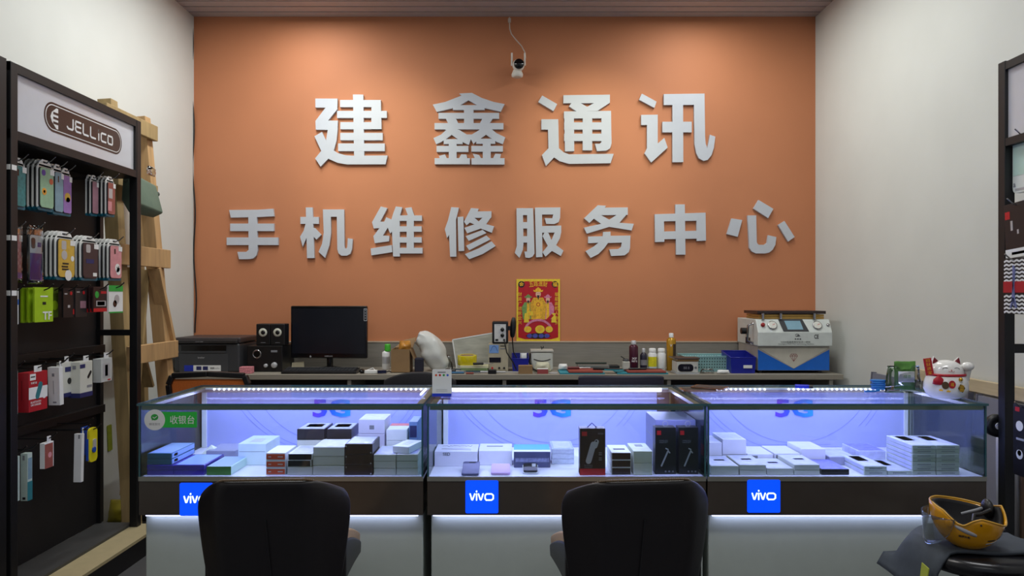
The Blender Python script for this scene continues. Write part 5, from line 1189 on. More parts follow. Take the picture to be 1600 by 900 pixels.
def stack(n, pa, pb, yt, yb, Xf, casem, lbl, group, gap=.019, back=None, **k):
    fr = pack(pa, pb, yt, yb, Xf, casem, f'{lbl}, front of its row of {n} packs' if n > 1 else lbl, group, **k)
    bm_ = back or edgec
    if n > 1:
        names = ['first', 'second', 'third', 'fourth']
        bk_ = pack(pa, pb, yt, yb, Xf - gap, bm_, '', group, kind='none', deco=False)
        for i in range(1, n):
            o = bk_ if i == 1 else copy_tree(bk_)
            o.location = (Xf - gap * i, fr.location.y + .001 * (i % 2), fr.location.z)
            o['label'] = f'white-trayed pack, {names[i - 1]} behind the {" ".join(lbl.split()[:5])}'
    hook(fr.location.y, PZ(yt, fr.location.y) - .012, Xf + .02)
    return fr
def dots(spec):
    def f(w, h, zo, M, cs):
        b = MB()
        for u, v, r, m in spec: b.disc((u - .5) * w, zo + v * h, r * w, m, M @ T(0, 0, .003), .0008)
        b.build('printed_pattern', cs)
    return f
def bars(spec):
    def f(w, h, zo, M, cs):
        b = MB()
        for u0, v0, u1, v1, m in spec: b.box((u0 - .5) * w, (u1 - .5) * w, zo + v0 * h, zo + v1 * h, .003, .0038, m, M)
        b.build('printed_pattern', cs)
    return f
pal = lambda k, c: mat(k, c, .4, 0, .1, 40)
lav = pal('case_lavender', (150, 112, 180)); yel = pal('case_mustard', (200, 164, 66)); pnk = pal('case_pink', (206, 140, 146)); tlc = mat('case_teal_glitter', (52, 122, 126), .4, 0, .3, 70); sag = pal('case_sage', (140, 176, 146)); blg = pal('case_blue_grey', (120, 150, 166)); dbr = pal('case_dark_brown', (62, 46, 50)); vio = pal('case_violet', (84, 58, 150)); mau = pal('case_mauve', (150, 110, 124)); rus = pal('case_rust', (150, 84, 76)); ora = pal('case_orange_flower', (220, 150, 50)); redf = pal('case_red_flower', (190, 90, 60))
G1 = 'phone cases on the top hooks'
stack(1, 17, 41, 246, 326, -1.985, tlc, 'teal glittery phone case pack at left end of the top row', G1, kind='small')
stack(4, 60, 84.5, 250, 329, -1.975, sag, 'sage green phone case with round flowers', G1, kind='none', art=dots([(.25, .86, .14, vio), (.8, .68, .14, redf), (.3, .4, .16, ora), (.3, .4, .07, yel)]))
stack(2, 84, 99, 257, 335, -1.975, blg, 'grey-blue phone case', G1, kind='small')
stack(1, 97, 112, 263, 337, -1.99, lav, 'purple phone case with a cream arch print beside the grey-blue one', G1, kind='none', art=dots([(.5, .42, .34, yel), (.55, .34, .24, lav)]))
stack(2, 143, 153.5, 274, 337, -1.965, mau, 'mauve phone case nearest the rack post gap', G1, kind='none')
stack(3, 167, 180, 276, 338, -1.93, rus, 'rust and clear phone case by the far post', G1, kind='none', art=bars([(.0, .1, .5, .4, pnk), (.1, .5, .6, .8, SILVER)]))
G2 = 'phone cases on the second row of hooks'
def quilt(w, h, zo, M, cs):
    b = MB()
    for i in range(6):
        for j in range(3):
            x = (-.33 + .33 * j + (.16 if i % 2 else 0)) * w
            if abs(x) < .4 * w: b.prism([(x, zo + (.24 + i * .07) * h), (x + .1 * w, zo + (.29 + i * .07) * h), (x, zo + (.34 + i * .07) * h), (x - .1 * w, zo + (.29 + i * .07) * h)], .0008, mat('quilt_light', (226, 180, 180), .4), M @ T(0, 0, .003))
    b.box(-.48 * w, .48 * w, zo + .02 * h, zo + .15 * h, .003, .0038, lav, M); b.build('printed_pattern', cs)
stack(1, 15, 34, 352, 440, -1.985, pnk, 'bagged pink quilted phone case at left end of the second row', G2, bag=True, art=quilt)
stack(1, 44, 66, 353, 443, -1.98, WHITE, 'bagged white and violet phone case in the second row', G2, bag=True, art=bars([(.02, .02, .98, .60, vio), (.62, .74, .9, .84, vio)]))
stack(4, 88, 117.5, 362, 437, -1.955, yel, 'mustard yellow phone case with black print', G2, kind='clearhole', art=lambda w, h, zo, M, cs: (dots([(.36, .58, .17, SILVER), (.85, .5, .1, WHITE), (.6, .06, .2, packw)])(w, h, zo, M, cs), bars([(.25, .34, .62, .38, INK), (.2, .26, .58, .30, INK), (.22, .19, .62, .23, INK)])(w, h, zo, M, cs)))
stack(3, 127, 154, 369, 438, -1.945, dbr, 'dark brown phone case with a blue print', G2, kind='clearhole', art=bars([(.2, .42, .7, .54, NAVY), (.65, .06, .9, .16, WHITE)]))
stack(5, 170, 190.5, 374, 438, -1.93, pnk, 'pink phone case with a white cat drawing', G2, kind='small', art=dots([(.62, .32, .2, WHITE), (.7, .22, .18, WHITE), (.58, .34, .04, INK), (.72, .36, .04, INK)]))
# third row of flat packs
G3 = 'small accessory packs on the third row of hooks'
def card_pack(pa, pb, yt, yb, Xf, m, label, n=1, art=None, gap=.014, hanger=True, rearl=None):
    ya_, yb2 = YX(pa, Xf), YX(pb, Xf); y = (ya_ + yb2) / 2; w = yb2 - ya_; z1, z0 = PZ(yt, y), PZ(yb, y); h = z1 - z0
    for i in range(n):
        lb = label if n == 1 else f'{label}, ' + (['in front', 'directly behind the front one', 'third from the front', 'rearmost'][i] if n > 2 else ['in front', 'behind'][i])
        t = thing('accessory_pack', lb, 'accessory pack', (Xf - gap * i, y - .002 * i, z0 - .001 * i), 0, G3)
        MB().rrect(-w / 2, w / 2, 0, h, .003, m, PLUSX, .008, -.008).build('card', t, .001)
        if art and (i == 0 or n < 5): art(w, h, PLUSX, t)
    hook(y, z1 - .012, Xf + .02, BLACKM)
def art(*spec):
    def f(w, h, M, t):
        g = {}
        for s in spec:
            if s[0] == 'box': b = MB(); b.box((s[1] - .5) * w, (s[3] - .5) * w, s[2] * h, s[4] * h, 0, .0008, s[5], M); b.build('printed_patch', t)
            elif s[0] == 'disc': b = MB(); b.disc((s[1] - .5) * w, s[2] * h, s[3] * w, s[4], M, .001); b.build('printed_patch', t)
            else: text(s[1], s[6], M @ T((s[2] - .5) * w, s[3] * h, .0006), t, w=s[4] * w, h=s[5] * h, bold=.02)
    return f
lime = mat('lime_card', (156, 194, 30), .4, 0, .05, 40)
card_pack(15, 29, 451, 507, -1.99, WHITE, 'white blister pack with a blue band at left end of the third row', art=art(('box', 0, .55, 1, .70, mat('band_blue', (30, 100, 190), .4)), ('disc', .45, .54, .2, GREEN)))
card_pack(54, 83, 449, 503, -1.965, lime, 'lime green memory card pack', 3, art(('txt', 'TF', .66, .18, .5, .24, WHITE), ('box', .42, .5, .6, .58, INK), ('box', .3, .72, .7, .76, WHITE)), .024)
card_pack(80, 91, 449, 496, -2.01, mat('olive_card', (96, 116, 34), .4, 0, .3, 40), 'olive green pack with round picture behind the lime packs', 1, art(('disc', .5, .4, .42, lime),))
card_pack(99, 116, 450, 496, -1.965, blackbox, 'black accessory pack with a red dot right of the olive pack', 1, art(('disc', .7, .82, .1, RED), ('box', .1, .78, .35, .82, SILVER), ('box', .4, .33, .6, .42, SILVER), ('box', .88, .1, .98, .28, RED)))
card_pack(118, 136, 450, 495, -1.96, mat('charcoal_card', (44, 40, 42), .4), 'charcoal accessory pack left of the red-edged packs', 1, art(('disc', .7, .84, .09, RED), ('box', .1, .84, .35, .88, SILVER), ('box', .4, .3, .9, .55, mau)))
card_pack(146, 167, 448, 487, -1.93, mat('dark_red_black_card', (44, 26, 28), .4), 'black memory stick pack with red base', 4, art(('box', 0, 0, 1, .14, RED), ('box', .2, .22, .92, .44, SILVER), ('box', .27, .25, .82, .41, brn), ('disc', .25, .68, .14, GREEN), ('box', .55, .72, .95, .82, RED)), .014)
card_pack(170, 192, 446, 489, -1.92, WHITE, 'white card with green top and a metal bulb holder picture, nearest the far post', 1, art(('box', 0, .78, 1, 1, GREEN), ('box', 0, 0, 1, .05, GREEN), ('disc', .55, .5, .18, SILVER), ('disc', .42, .34, .13, brn)))
# hanging cartons
def hang(pa, pb, pc, yt, yb, Xf, m, label, side=None, front=None, tab=True, sidem=None, name='hanging_box', tilt=0.0):
    y0 = YX(pb, Xf); y1 = YX(pc, Xf); X0 = (pa - CX) * y0 / F; z1, z0 = PZ(yt, y0), PZ(yb, y0); h = z1 - z0; w = y1 - y0; d_ = Xf - X0
    t = thing(name, label, 'box', (Xf, y0, z1), 0, 'boxes hanging on the rack rails'); t.rotation_euler = (R(tilt), 0, 0)
    MB().box(-d_, 0, 0, w, -h, 0, m).build('carton', t, .001)
    if tab:
        MB().box(-.003, -.001, w * .3, w * .7, .0, .026, WHITE).build('hang_tab', t)
    MF = PLUSX @ T(w / 2, -h, 0); MS = FRONT @ T(-d_ / 2, -h, 0)
    for M, ww, spec in ((MF, w, front), (MS, d_, side)):
        for s in spec or ():
            if s[0] == 'box': b = MB(); b.box((s[1] - .5) * ww, (s[3] - .5) * ww, s[2] * h, s[4] * h, 0, .0007, s[5], M); b.build('printed_patch', t)
            elif s[0] == 'disc': b = MB(); b.disc((s[1] - .5) * ww, s[2] * h, s[3] * ww, s[4], M, .0009); b.build('printed_patch', t)
            elif s[0] == 'line': b = MB(); b.strokes([[((u - .5) * ww, v * h) for u, v in s[1]]], s[2] * ww, s[3], M, .001); b.build('picture', t)
            else: text(s[1], s[6], M @ T((s[2] - .5) * ww, s[3] * h, .0006), t, w=s[4] * ww, h=s[5] * h, bold=.02)
    zr = 1.035 if yt < 640 else .725
    hook(y0 + w / 2, min(z1 + .014, zr + .2), Xf + .012, BLACKM)
    return t
redb = mat('red_carton', (170, 30, 42), .4, 0, .04)
hang(14, 24, 28, 580, 648, -1.985, WHITE, 'white carton half hidden behind the left corner post', side=[('box', .5, .2, .95, .5, CREAMB), ('box', .6, .7, .9, .75, INK)])
hang(27, 45, 74, 583, 645, -1.965, redb, 'red boxed accessory with a teal device picture', side=[('box', .35, .3, .45, .8, mat('dark_red_line', (130, 20, 30), .4))],
     front=[('box', .0, .32, 1, .62, WHITE), ('line', [(.45, .38), (.62, .66)], .22, TEAL), ('box', .06, .80, .36, .96, WHITE), ('box', .1, .87, .32, .9, INK), ('txt', '车载充', .25, .73, .32, .06, WHITE), ('txt', 'BLUETOOTH', .36, .24, .55, .05, WHITE), ('txt', 'CAR CHARGER', .36, .17, .55, .05, WHITE), ('disc', .82, .36, .1, WHITE)])
hang(74, 92, 98, 574, 634, -1.96, WHITE, 'tall plain white carton right of the red one', side=[('box', .38, .76, .58, .84, GREY), ('box', .45, .3, .52, .65, SILVER), ('box', .4, .06, .7, .1, GREY)], tilt=3)
hang(88, 97, 112, 567, 622, -1.985, CREAMB, 'white carton with navy patches behind the navy-based one', front=[('box', 0, .0, 1, .12, NAVY), ('box', .3, .72, .9, .86, NAVY), ('disc', .75, .45, .2, INK)])
hang(107, 125, 144.5, 566, 622, -1.945, CREAMB, 'white carton with a navy base in the fourth row', side=[('box', 0, 0, 1, .13, NAVY), ('box', .35, .8, .65, .9, GREY)], front=[('box', 0, 0, 1, .13, NAVY), ('box', .0, .82, .4, .93, NAVY), ('line', [(.65, .55), (.85, .68)], .14, INK), ('box', .55, .25, .95, .32, GREY)])
hang(145, 158, 175, 561, 598, -1.93, mat('grey_white_carton', (186, 190, 190), .4), 'small grey-white carton with a brown picture near the far post', front=[('box', .15, .2, .8, .8, SILVER), ('box', .35, .25, .6, .72, brn), ('box', .6, .05, .85, .1, RED)])
tlg = mat('pale_mint_box', (186, 204, 196), .45)
hang(19, 28, 31, 713, 783, -1.98, tlg, 'slim pale mint carton at left end of the bottom row', side=[('box', .3, .86, .6, .96, GREY), ('box', .3, .03, .7, .08, INK)], tab=False)
hang(32, 43, 50.5, 709, 783, -1.97, tlg, 'slim pale mint carton with green front, second in the bottom row', side=[('box', .3, .86, .6, .96, GREY), ('box', .3, .03, .7, .08, INK)], front=[('box', 0, 0, 1, .4, TEAL), ('box', .1, .45, .9, .9, blg)], tab=False)
hang(62, 70, 84, 693, 733, -1.96, WHITE, 'small white carton with a rust red front in the bottom row', front=[('box', 0, 0, .9, .95, rus), ('disc', .55, .5, .2, pnk)])
hang(116, 128, 132, 678, 753, -1.94, WHITE, 'long slim white carton in the bottom row', tilt=-2, side=[('box', .55, .9, .75, .98, GREY)])
hang(126, 130, 140, 668, 712, -1.975, mat('royal_blue_card', (20, 70, 170), .4), 'royal blue pack behind the long slim white carton', tab=False)
yp5 = YX(146, -1.93); zt5 = PZ(668, yp5); zb5 = PZ(721, yp5)
yb5 = thing('accessory_pack', 'yellow rounded blister pack with blue edge at right end of the bottom row', 'accessory pack', (-1.93, yp5, zb5))
hh = zt5 - zb5; ww = .065
MB().rrect(-ww / 2, ww / 2, 0, hh, .02, mat('bright_yellow_card', (214, 202, 30), .4), PLUSX, .01, -.01).build('card', yb5); MB().box(-ww / 2 - .004, -ww / 2 + .012, .01, hh * .7, -.014, -.004, mat('royal_blue_card', (20, 70, 170)), PLUSX).build('blue_edge', yb5)
b = MB(); b.disc(0, hh * .35, .013, mat('royal_blue_card', (20, 70, 170)), PLUSX, .006); b.rrect(-.006, .018, hh * .36, hh * .66, .005, SILVER, PLUSX, .004); b.build('plug', yb5)
hook(yp5, zt5 - .01, -1.915, BLACKM)
# rubbish behind the rack
yl5 = mat('yellow_plastic_film', (190, 176, 50), .35, 0, .15, 10)
tag(crumple(MB(), 10, 8, .17, .13, .12, yl5, 2.9, None, .2).build('yellow_bag', loc=(-2.235, 4.22, .0)), 'crumpled yellow plastic bag on the floor behind the black rack', 'bag')
tag(MB().rrect(-.022, .022, 0, .15, .006, mat('olive_strip', (150, 160, 50), .4, 0, .2, 40), PLUSX @ RZ(R(4)), .006).build('wall_strip', loc=(WL + .001, YX(171, WL), PZ(704, YX(171, WL)))), 'yellow-green strip pack hanging on the left wall behind the rack', 'pack')
tag(MB().box(0, .003, -.035, .035, 0, .05, mat('brown_tape', (178, 140, 104), .5)).build('tape_patch', loc=(WL + .0005, YX(190, WL), PZ(727, YX(190, WL)))), 'patch of brown tape on the left wall behind the rack', 'tape')
tag(MB().ball((0, 0, .03), .035, BLACKP, 10, (1, 1, .8)).ball((.02, .02, .05), .022, BLACKP, 8).build('black_clamp', loc=(-2.11, 4.24, 0)), 'black lump beside the yellow bag at the ladder foot', 'clamp')

# ------------------------------------------------------------------ wooden A-frame ladder
wd = mat('raw_timber', (164, 140, 96), .7, 0, .16, 6, .15, stretch=(6, 6, .6))
wd2 = mat('weathered_timber', (186, 150, 104), .7, 0, .16, 6, .15, stretch=(6, 6, .6))
la = thing('step_ladder', 'rough timber step ladder standing behind the black rack by the left wall', 'ladder', (-2.1, 4.2, 0))
S = (0, 1, 0)
child(MB().beam((-2.05, 3.98, 0), (-2.215, 4.03, 2.37), .075, .07, wd, S), 'leg', la, bev=.003)
child(MB().beam((-2.0, 4.40, 0), (-2.205, 4.38, 2.36), .075, .07, wd2, S), 'leg', la, bev=.003)
child(MB().beam((-2.27, 3.92, 0), (-2.262, 3.97, 2.28), .04, .05, wd, S), 'rear_leg', la); child(MB().beam((-2.265, 4.56, 0), (-2.262, 4.42, 2.28), .04, .05, wd, S), 'rear_leg', la)
for z, y0, y1, hh_, m_ in ((2.27, 3.86, 4.42, .09, wd), (1.92, 3.92, 4.36, .06, wd), (1.52, 3.88, 4.45, .11, wd2), (.98, 3.90, 4.45, .10, wd2), (.45, 3.88, 4.45, .10, wd)):
    x = -2.0 - .2 * z / 2.37 + .052
    child(MB().box(x - .014, x + .014, y0, y1, z - hh_ / 2, z + hh_ / 2, m_), 'rung', la, bev=.003)
child(MB().beam((-2.09, 4.30, 1.46), (-2.06, 4.46, .95), .07, .025, wd2, (0, 1, .5)), 'brace', la); child(MB().beam((-2.16, 4.32, 1.45), (-2.13, 4.06, .2), .06, .02, wd, (0, 1, -.5)), 'brace', la); child(MB().beam((-2.20, 4.1, 1.45), (-2.2, 4.46, .75), .06, .02, wd, (0, 1, .5)), 'brace', la)
child(MB().beam((-2.17, 4.16, 1.46), (-2.16, 4.14, .02), .06, .03, wd, S), 'brace', la)
gsack = mat('sage_canvas', (98, 116, 100), .8, 0, .08, 14, .2)
gs = thing('canvas_bag', 'sage green canvas bag hanging over the upper ladder rung', 'bag', (-2.07, 4.03, 1.80))
vs = [(0, -.2, .16), (.0, .07, .13), (.045, -.2, .14), (.045, .07, .11), (.085, -.2, -.02), (.075, .09, -.04), (.03, -.2, -.07), (.03, .06, -.07), (-.01, -.2, 0), (-.01, .06, 0)]
MB().raw(vs, [(0, 1, 3, 2), (2, 3, 5, 4), (4, 5, 7, 6), (6, 7, 9, 8), (8, 9, 1, 0), (0, 2, 4, 6, 8), (1, 9, 7, 5, 3)], gsack, T(.045, 0, 0), True).build('sack', gs, bev=.01, seg=3)
MB().tube([(.06, -.2, .10), (.085, -.02, .05), (.08, .10, .07)], .014, mat('dark_canvas_hem', (70, 80, 70), .8)).build('hem', gs)
tag(crumple(MB(), 8, 6, .09, .05, .04, CLEAR, 3.1, RZ(R(90)), .2).build('clear_wrap', loc=(-2.0, 4.08, 1.965)), 'scrap of clear wrap on top of the canvas bag', 'film')
# ------------------------------------------------------------------ right side
XR = 1.95
rr = thing('display_rack', 'black steel display rack at the right edge with white header', 'rack', (2.08, 2.5, 0))
for y in (2.90, 1.98): child(MB().box(XR - .022, XR + .018, y - .02, y + .02, 0, 2.22, BLACKM), 'post', rr, bev=.002)
child(MB().box(2.14, 2.152, 1.98, 2.92, .1, 2.2, mat('white_slat_panel', (200, 202, 206), .5)), 'back_panel', rr)
child(MB().box(XR - .02, XR + .015, 2.0, 2.88, 1.885, 1.915, BLACKM).box(XR - .02, XR + .015, 2.0, 2.88, 2.185, 2.215, BLACKM).box(XR, 2.15, 2.0, 2.9, 1.89, 1.90, BLACKM), 'header_frame', rr)
child(MB().box(XR - .008, XR + .01, 2.0, 2.88, 1.915, 2.185, mat('header_white', (206, 206, 212))), 'header_sign', rr)
child(MB().box(XR - .01, 2.14, 2.885, 2.915, 1.075, 1.11, BLACKM), 'side_rail', rr)
for z in (1.0, .6, 1.45): child(MB().box(2.11, 2.139, 2.0, 2.90, z - .012, z + .012, BLACKM), 'hook_rail', rr)
child(MB().box(XR - .02, 2.14, 1.98, 2.92, 0.0, .12, BLACKM), 'base_tray', rr)
def rhook(y, z, xe): child(MB().tube([(2.14, y, z), (xe + .02, y, z), (xe, y, z + .008), (xe - .02, y, z + .026)], .0028, CHROME, 6), 'hook', rr)
def rpack(pa, X, w, yt, yb, th, m, label, artf=None, tilt=0, round_=.004):
    yfar = X * F / (pa - CX); h0 = PZ(yb, yfar); h = PZ(yt, yfar) - h0
    t = thing('accessory_pack', label, 'accessory pack', (X, yfar - w / 2, h0), 0, 'packs on the right rack'); t.rotation_euler = (R(tilt), 0, 0)
    MB().rrect(-w / 2, w / 2, 0, h, round_, m, MINX, th, -th).build('card', t, .001)
    if artf: artf(w, h, MINX, t)
    rhook(yfar - w * .5, h0 + h - .012, X - .015)
mint = mat('pale_mint_print', (190, 220, 208), .35)
rpack(1582, 1.955, .13, 213, 303, .02, mat('pack_white', (222, 228, 224), .35), 'pale mint and white pack hanging highest on the right rack', art(('box', .03, .3, .97, .85, mint), ('txt', 'a', .1, .14, .1, .07, GREY), ('box', .12, .04, .6, .08, SILVER)), round_=.02)
rpack(1572, 1.90, .115, 319, 403, .02, blackbox, 'black pack with red corner logo on the right rack', art(('box', .05, .72, .28, .86, RED), ('box', 0, 0, 1, .16, WHITE), ('box', .3, .05, .9, .1, redb), ('box', .3, .5, .4, .68, SILVER), ('box', .6, .42, .68, .5, SILVER)), tilt=-4)
def chev(w, h, M, t):
    b = MB()
    for i in range(14):
        if 5 <= i <= 7: continue
        v = .03 + i * .07; n = 8
        b.strokes([[(-w * .47 + w * .94 * k / n, (v + (.018 if k % 2 else -.008)) * h) for k in range(n + 1)]], .007, WHITE, M, .0007, caps=False)
    b.build('zigzag_print', t)
    MB().box(-w * .5, w * .5, h * .38, h * .58, 0, .0012, redb, M).build('red_band', t)
    b = MB(); b.strokes([[(-w * .05, h * .2), (0, h * .5), (w * .05, h * .8)], [(w * .05, h * .15), (0, h * .5), (w * .0, h * .85)], [(-.015, h * .12), (.0, h * .3), (.015, h * .12)]], .006, mat('blue_grey_cable', (110, 120, 170), .3), M @ T(0, 0, .001), .004); b.build('cable', t)
rpack(1568, 1.885, .12, 404, 490, .012, INK, 'black and white zigzag cable pack with red band on the right rack', chev, round_=.012)
rpack(1583, 1.93, .12, 630, 740, .02, blackbox, 'black pack with two white oval pictures on the right rack', art(('disc', .3, .7, .16, WHITE), ('disc', .3, .3, .15, WHITE), ('box', .1, .9, .3, .96, RED), ('box', .15, .5, .5, .53, SILVER), ('disc', .3, .32, .09, GREY)), tilt=0)
y5 = 2.5
wx = thing('white_carton', 'white carton with grey picture low on the right rack', 'box', (1.80, 2.36, PZ(835, 2.36)))
MB().box(-.05, .06, -.1, .0, 0, .19, WHITE).build('carton', wx, .002); MB().box(-.0512, -.05, -.08, -.02, .03, .16, SILVER).build('picture', wx); MB().box(-.03, .05, -.1012, -.1, .03, .16, SILVER).build('picture', wx)
tag(MB().box(1.69, 1.925, 2.22, 2.40, 0, PZ(835, 2.36) - .001, mat('pale_box_stack', (150, 150, 160), .5)).build('storage_box', bev=.004), 'tall grey storage box under the white carton at the right edge', 'box')
# panels leaning on the right wall
gp = mat('grey_blue_board', (126, 128, 142), .5, 0, .04); dp = mat('dark_grey_board', (104, 104, 116), .5)
for i, (y0, y1, m_, lb_) in enumerate(((4.0, 4.42, gp, 'pale grey board leaning on the right wall, farthest back'), (3.50, 3.86, dp, 'dark grey board leaning on the right wall seen through the counter glass'), (3.12, 3.42, gp, 'grey-blue board leaning on the right wall nearest the right rack'))):
    t = thing('leaning_board', lb_, 'board', (2.1, (y0 + y1) / 2, 0), 0, 'boards leaning on the right wall'); w = y1 - y0
    t.rotation_euler = (0, R(4.5), 0)
    MB().box(0, .02, -w / 2, w / 2, 0.01, .84, m_).build('panel', t); MB().box(-.004, .024, -w / 2 - .012, -w / 2, 0.01, .845, dp).build('edge_strip', t)
    MB().box(-.004, .024, w / 2, w / 2 + .012, 0.01, .845, dp).build('edge_strip', t)
tag(MB().box(-.012, .012, -.55, .55, -.03, .03, mat('pale_batten', (196, 180, 148), .6, 0, .1, 8, .0, stretch=(6, .6, 6))).build('wood_batten', loc=(2.195, 3.58, .875), bev=.003), 'pale wooden batten lying along the tops of the leaning boards', 'timber')
tw = thing('tape_ring', 'black ring shaped roll hanging beside the right rack post', 'tape roll', (1.932, 2.934, PZ(665, 2.934)))
MB().lathe([(.014, -.012), (.045, -.012), (.045, .012), (.014, .012), (.014, -.012)], BLACKP, FRONT, 28, cap=False).build('ring', tw); MB().lathe([(.008, -.013), (.0135, -.013), (.0135, .013), (.008, .013), (.008, -.013)], SILVER, FRONT, 20, cap=False).build('hub', tw)
vs = []; fs = []
for i in range(9):
    for j in range(8):
        u, v = i / 8, j / 7; vs.append((1.99 + .13 * u * (.6 + .4 * (1 - v)), 3.0 + .025 * math.sin(u * 14 + v * 2), .15 + v * .58))
for i in range(8):
    for j in range(7): fs.append((i * 8 + j, (i + 1) * 8 + j, (i + 1) * 8 + j + 1, i * 8 + j + 1))
tag(MB().raw(vs, fs, mat('white_cloth', (186, 184, 186), .8, 0, .05), None, True).build('hanging_cloth', solid=.006), 'pale folded cloth hanging behind the right rack post', 'cloth')
tag(MB().rrect(-.05, .05, 0, .72, .012, mat('brown_veneer', (112, 86, 66), .5, 0, .1, 10), FRONT, .012).build('brown_board', loc=(2.095, 2.965, .001)), 'narrow brown board standing behind the right rack post', 'board')

# ------------------------------------------------------------------ front bucket chairs
leather = mat('dark_brown_leather', (22, 17, 21), .45, 0, .08, 60, .06)
tan = mat('tan_upholstery', (176, 146, 116), .6, 0, .05, 60, .05)
def bucket_chair(label, px, d, rz):
    t = thing('tub_chair', label, 'chair', (PX(px, d), d, 0), R(rz), 'chairs facing the counters')
    # back: local +y is the direction the sitter faces, outer shell towards the camera
    nu, nv = 24, 16
    def grid(off, wk, zk, inset):
        vs = []
        for i in range(nu + 1):
            u = -1 + 2 * i / nu
            for j in range(nv + 1):
                v = j / nv
                hw = (.176 + .034 * math.sin(min(1, v / .8) * PI / 2) - .022 * max(0, (v - .82) / .18) ** 2) - inset
                x = u * hw
                z = .42 + (.362 - inset) * v - .058 * max(0, (abs(u) - .60) / .40) ** 1.35 * max(0, (v - .5) / .5) ** 1.2
                y = .06 + .10 * max(0, (abs(u) - .60) / .40) ** 1.15 * (.6 + .4 * v) - .05 * v + off - .02 * max(0, v - .85)
                vs.append((x, y, z))
        return vs
    fs = [(i * (nv + 1) + j, (i + 1) * (nv + 1) + j, (i + 1) * (nv + 1) + j + 1, i * (nv + 1) + j + 1) for i in range(nu) for j in range(nv)]
    MB().raw(grid(0, 1, 1, 0), fs, leather, None, True).build('back_shell', t, solid=.035, bev=.012, seg=3)
    MB().raw(grid(.034, 1, 1, .018), fs, tan, None, True).build('back_cushion', t, solid=.028, bev=.01, seg=3)
    # top-edge piping with its lit highlight put into the colour, centre seam on the back
    g = grid(-.004, 1, 1, -.002)
    edge = [g[i * (nv + 1) + nv] for i in range(2, nu - 1)]
    pip = MB()
    for k in range(len(edge) - 1):
        for q in range(3):
            a = Vector(edge[k]).lerp(Vector(edge[k + 1]), q / 3); pip.ball((a.x, a.y - .008, a.z + .001), .0042, mat('piping_highlight', (96, 78, 58), .45), 6)
    pip.build('stitched_piping', t)
    seam = [g[(nu // 2) * (nv + 1) + j] for j in range(0, 12)]
    MB().tube([(p[0] + .004 * k * (1 if px < 800 else -1) * .3 - .0, p[1] - .0175, p[2]) for k, p in enumerate(seam[::-1])], .0018, INK, 6).build('centre_seam', t)
    # bucket seat with raised sides
    vs = []; ns, nt_ = 20, 12
    for i in range(ns + 1):
        a = -1 + 2 * i / ns
        for j in range(nt_ + 1):
            s = j / nt_; rim = .185 - .13 * s ** 1.3; hw = .188 - .01 * s
            x = math.copysign(min(1, abs(a) * 1.25) ** .8 * hw, a) if a else 0
            z = .40 + rim * max(0, (abs(a) - .55) / .45) ** 1.6 + .01 * s
            vs.append((x, .115 + .37 * s, z))
    fs2 = [(i * (nt_ + 1) + j, (i + 1) * (nt_ + 1) + j, (i + 1) * (nt_ + 1) + j + 1, i * (nt_ + 1) + j + 1) for i in range(ns) for j in range(nt_)]
    MB().raw(vs, fs2, tan, T(0, 0, .014), True).build('seat_cushion', t, solid=.026, bev=.008, seg=3)
    MB().raw(vs, fs2, leather, T(0, -.006, -.012) @ Matrix.Diagonal((1.035, 1, 1, 1)), True).build('seat_shell', t, solid=.022, bev=.008, seg=3)
    MB().cyl((0, .25, .05), (0, .25, .38), .03, BLACKM).build('column', t); MB().lathe([(.21, 0), (.21, .012), (.06, .03), (.04, .05)], BLACKM, T(0, .25, 0), 36).build('base_disc', t)
bucket_chair('left tub chair, dark back towards us, hiding part of the left blue logo sign', 414, 2.06, 3)
bucket_chair('right tub chair, dark back towards us, in front of the middle counter', 1008, 2.06, 6)

# ------------------------------------------------------------------ stool, cloth and helmet
stx, sty, stz = 1.385, 2.2, .557
so = thing('bar_stool', 'black padded stool under the grey cloth and yellow helmet', 'stool', (stx, sty, 0))
MB().lathe([(.001, stz - .055), (.15, stz - .055), (.172, stz - .045), (.178, stz - .025), (.172, stz - .006), (.15, stz), (.001, stz)], mat('black_vinyl', (22, 22, 26), .25), None, 40, cap=False).build('seat', so)
for k in range(4):
    a = PI / 4 + k * PI / 2; MB().cyl((.12 * math.cos(a), .12 * math.sin(a), stz - .055), (.19 * math.cos(a), .19 * math.sin(a), 0), .013, BLACKM).build('leg', so)
MB().tube([(.165 * math.cos(a), .165 * math.sin(a), .18) for a in [2 * PI * k / 24 for k in range(24)]], .009, BLACKM, closed=True).build('foot_ring', so)
gcl = mat('grey_cloth', (66, 72, 80), .85, 0, .06, 40, .1); limec = mat('lime_lining', (168, 176, 60), .7)
vs, fs = [], []; n1, n2 = 26, 18
for i in range(n1 + 1):
    for j in range(n2 + 1):
        x = -.235 + .52 * i / n1; y = -.10 + .30 * j / n2 + .0 * x - .06 * max(0, x)
        r = math.hypot(x, y); z = stz + .009
        if r > .165: z -= min(.10, (r - .165) * 1.5 + (r - .165) ** 2 * 3)
        z += .003 * math.sin(x * 30 + y * 17)
        xx = x
        if x < -.17: xx = -.17 + (x + .17) * .35
        if x < -.175: z -= (-.175 - x) * .7
        vs.append((xx, y, z))
for i in range(n1):
    for j in range(n2): fs.append((i * (n2 + 1) + j, (i + 1) * (n2 + 1) + j, (i + 1) * (n2 + 1) + j + 1, i * (n2 + 1) + j + 1))
gc = thing('folded_jacket', 'dark grey cloth with lime lining draped over the black stool', 'cloth', (stx, sty, 0))
MB().raw(vs, fs, gcl, None, True).build('cloth', gc, solid=.009)
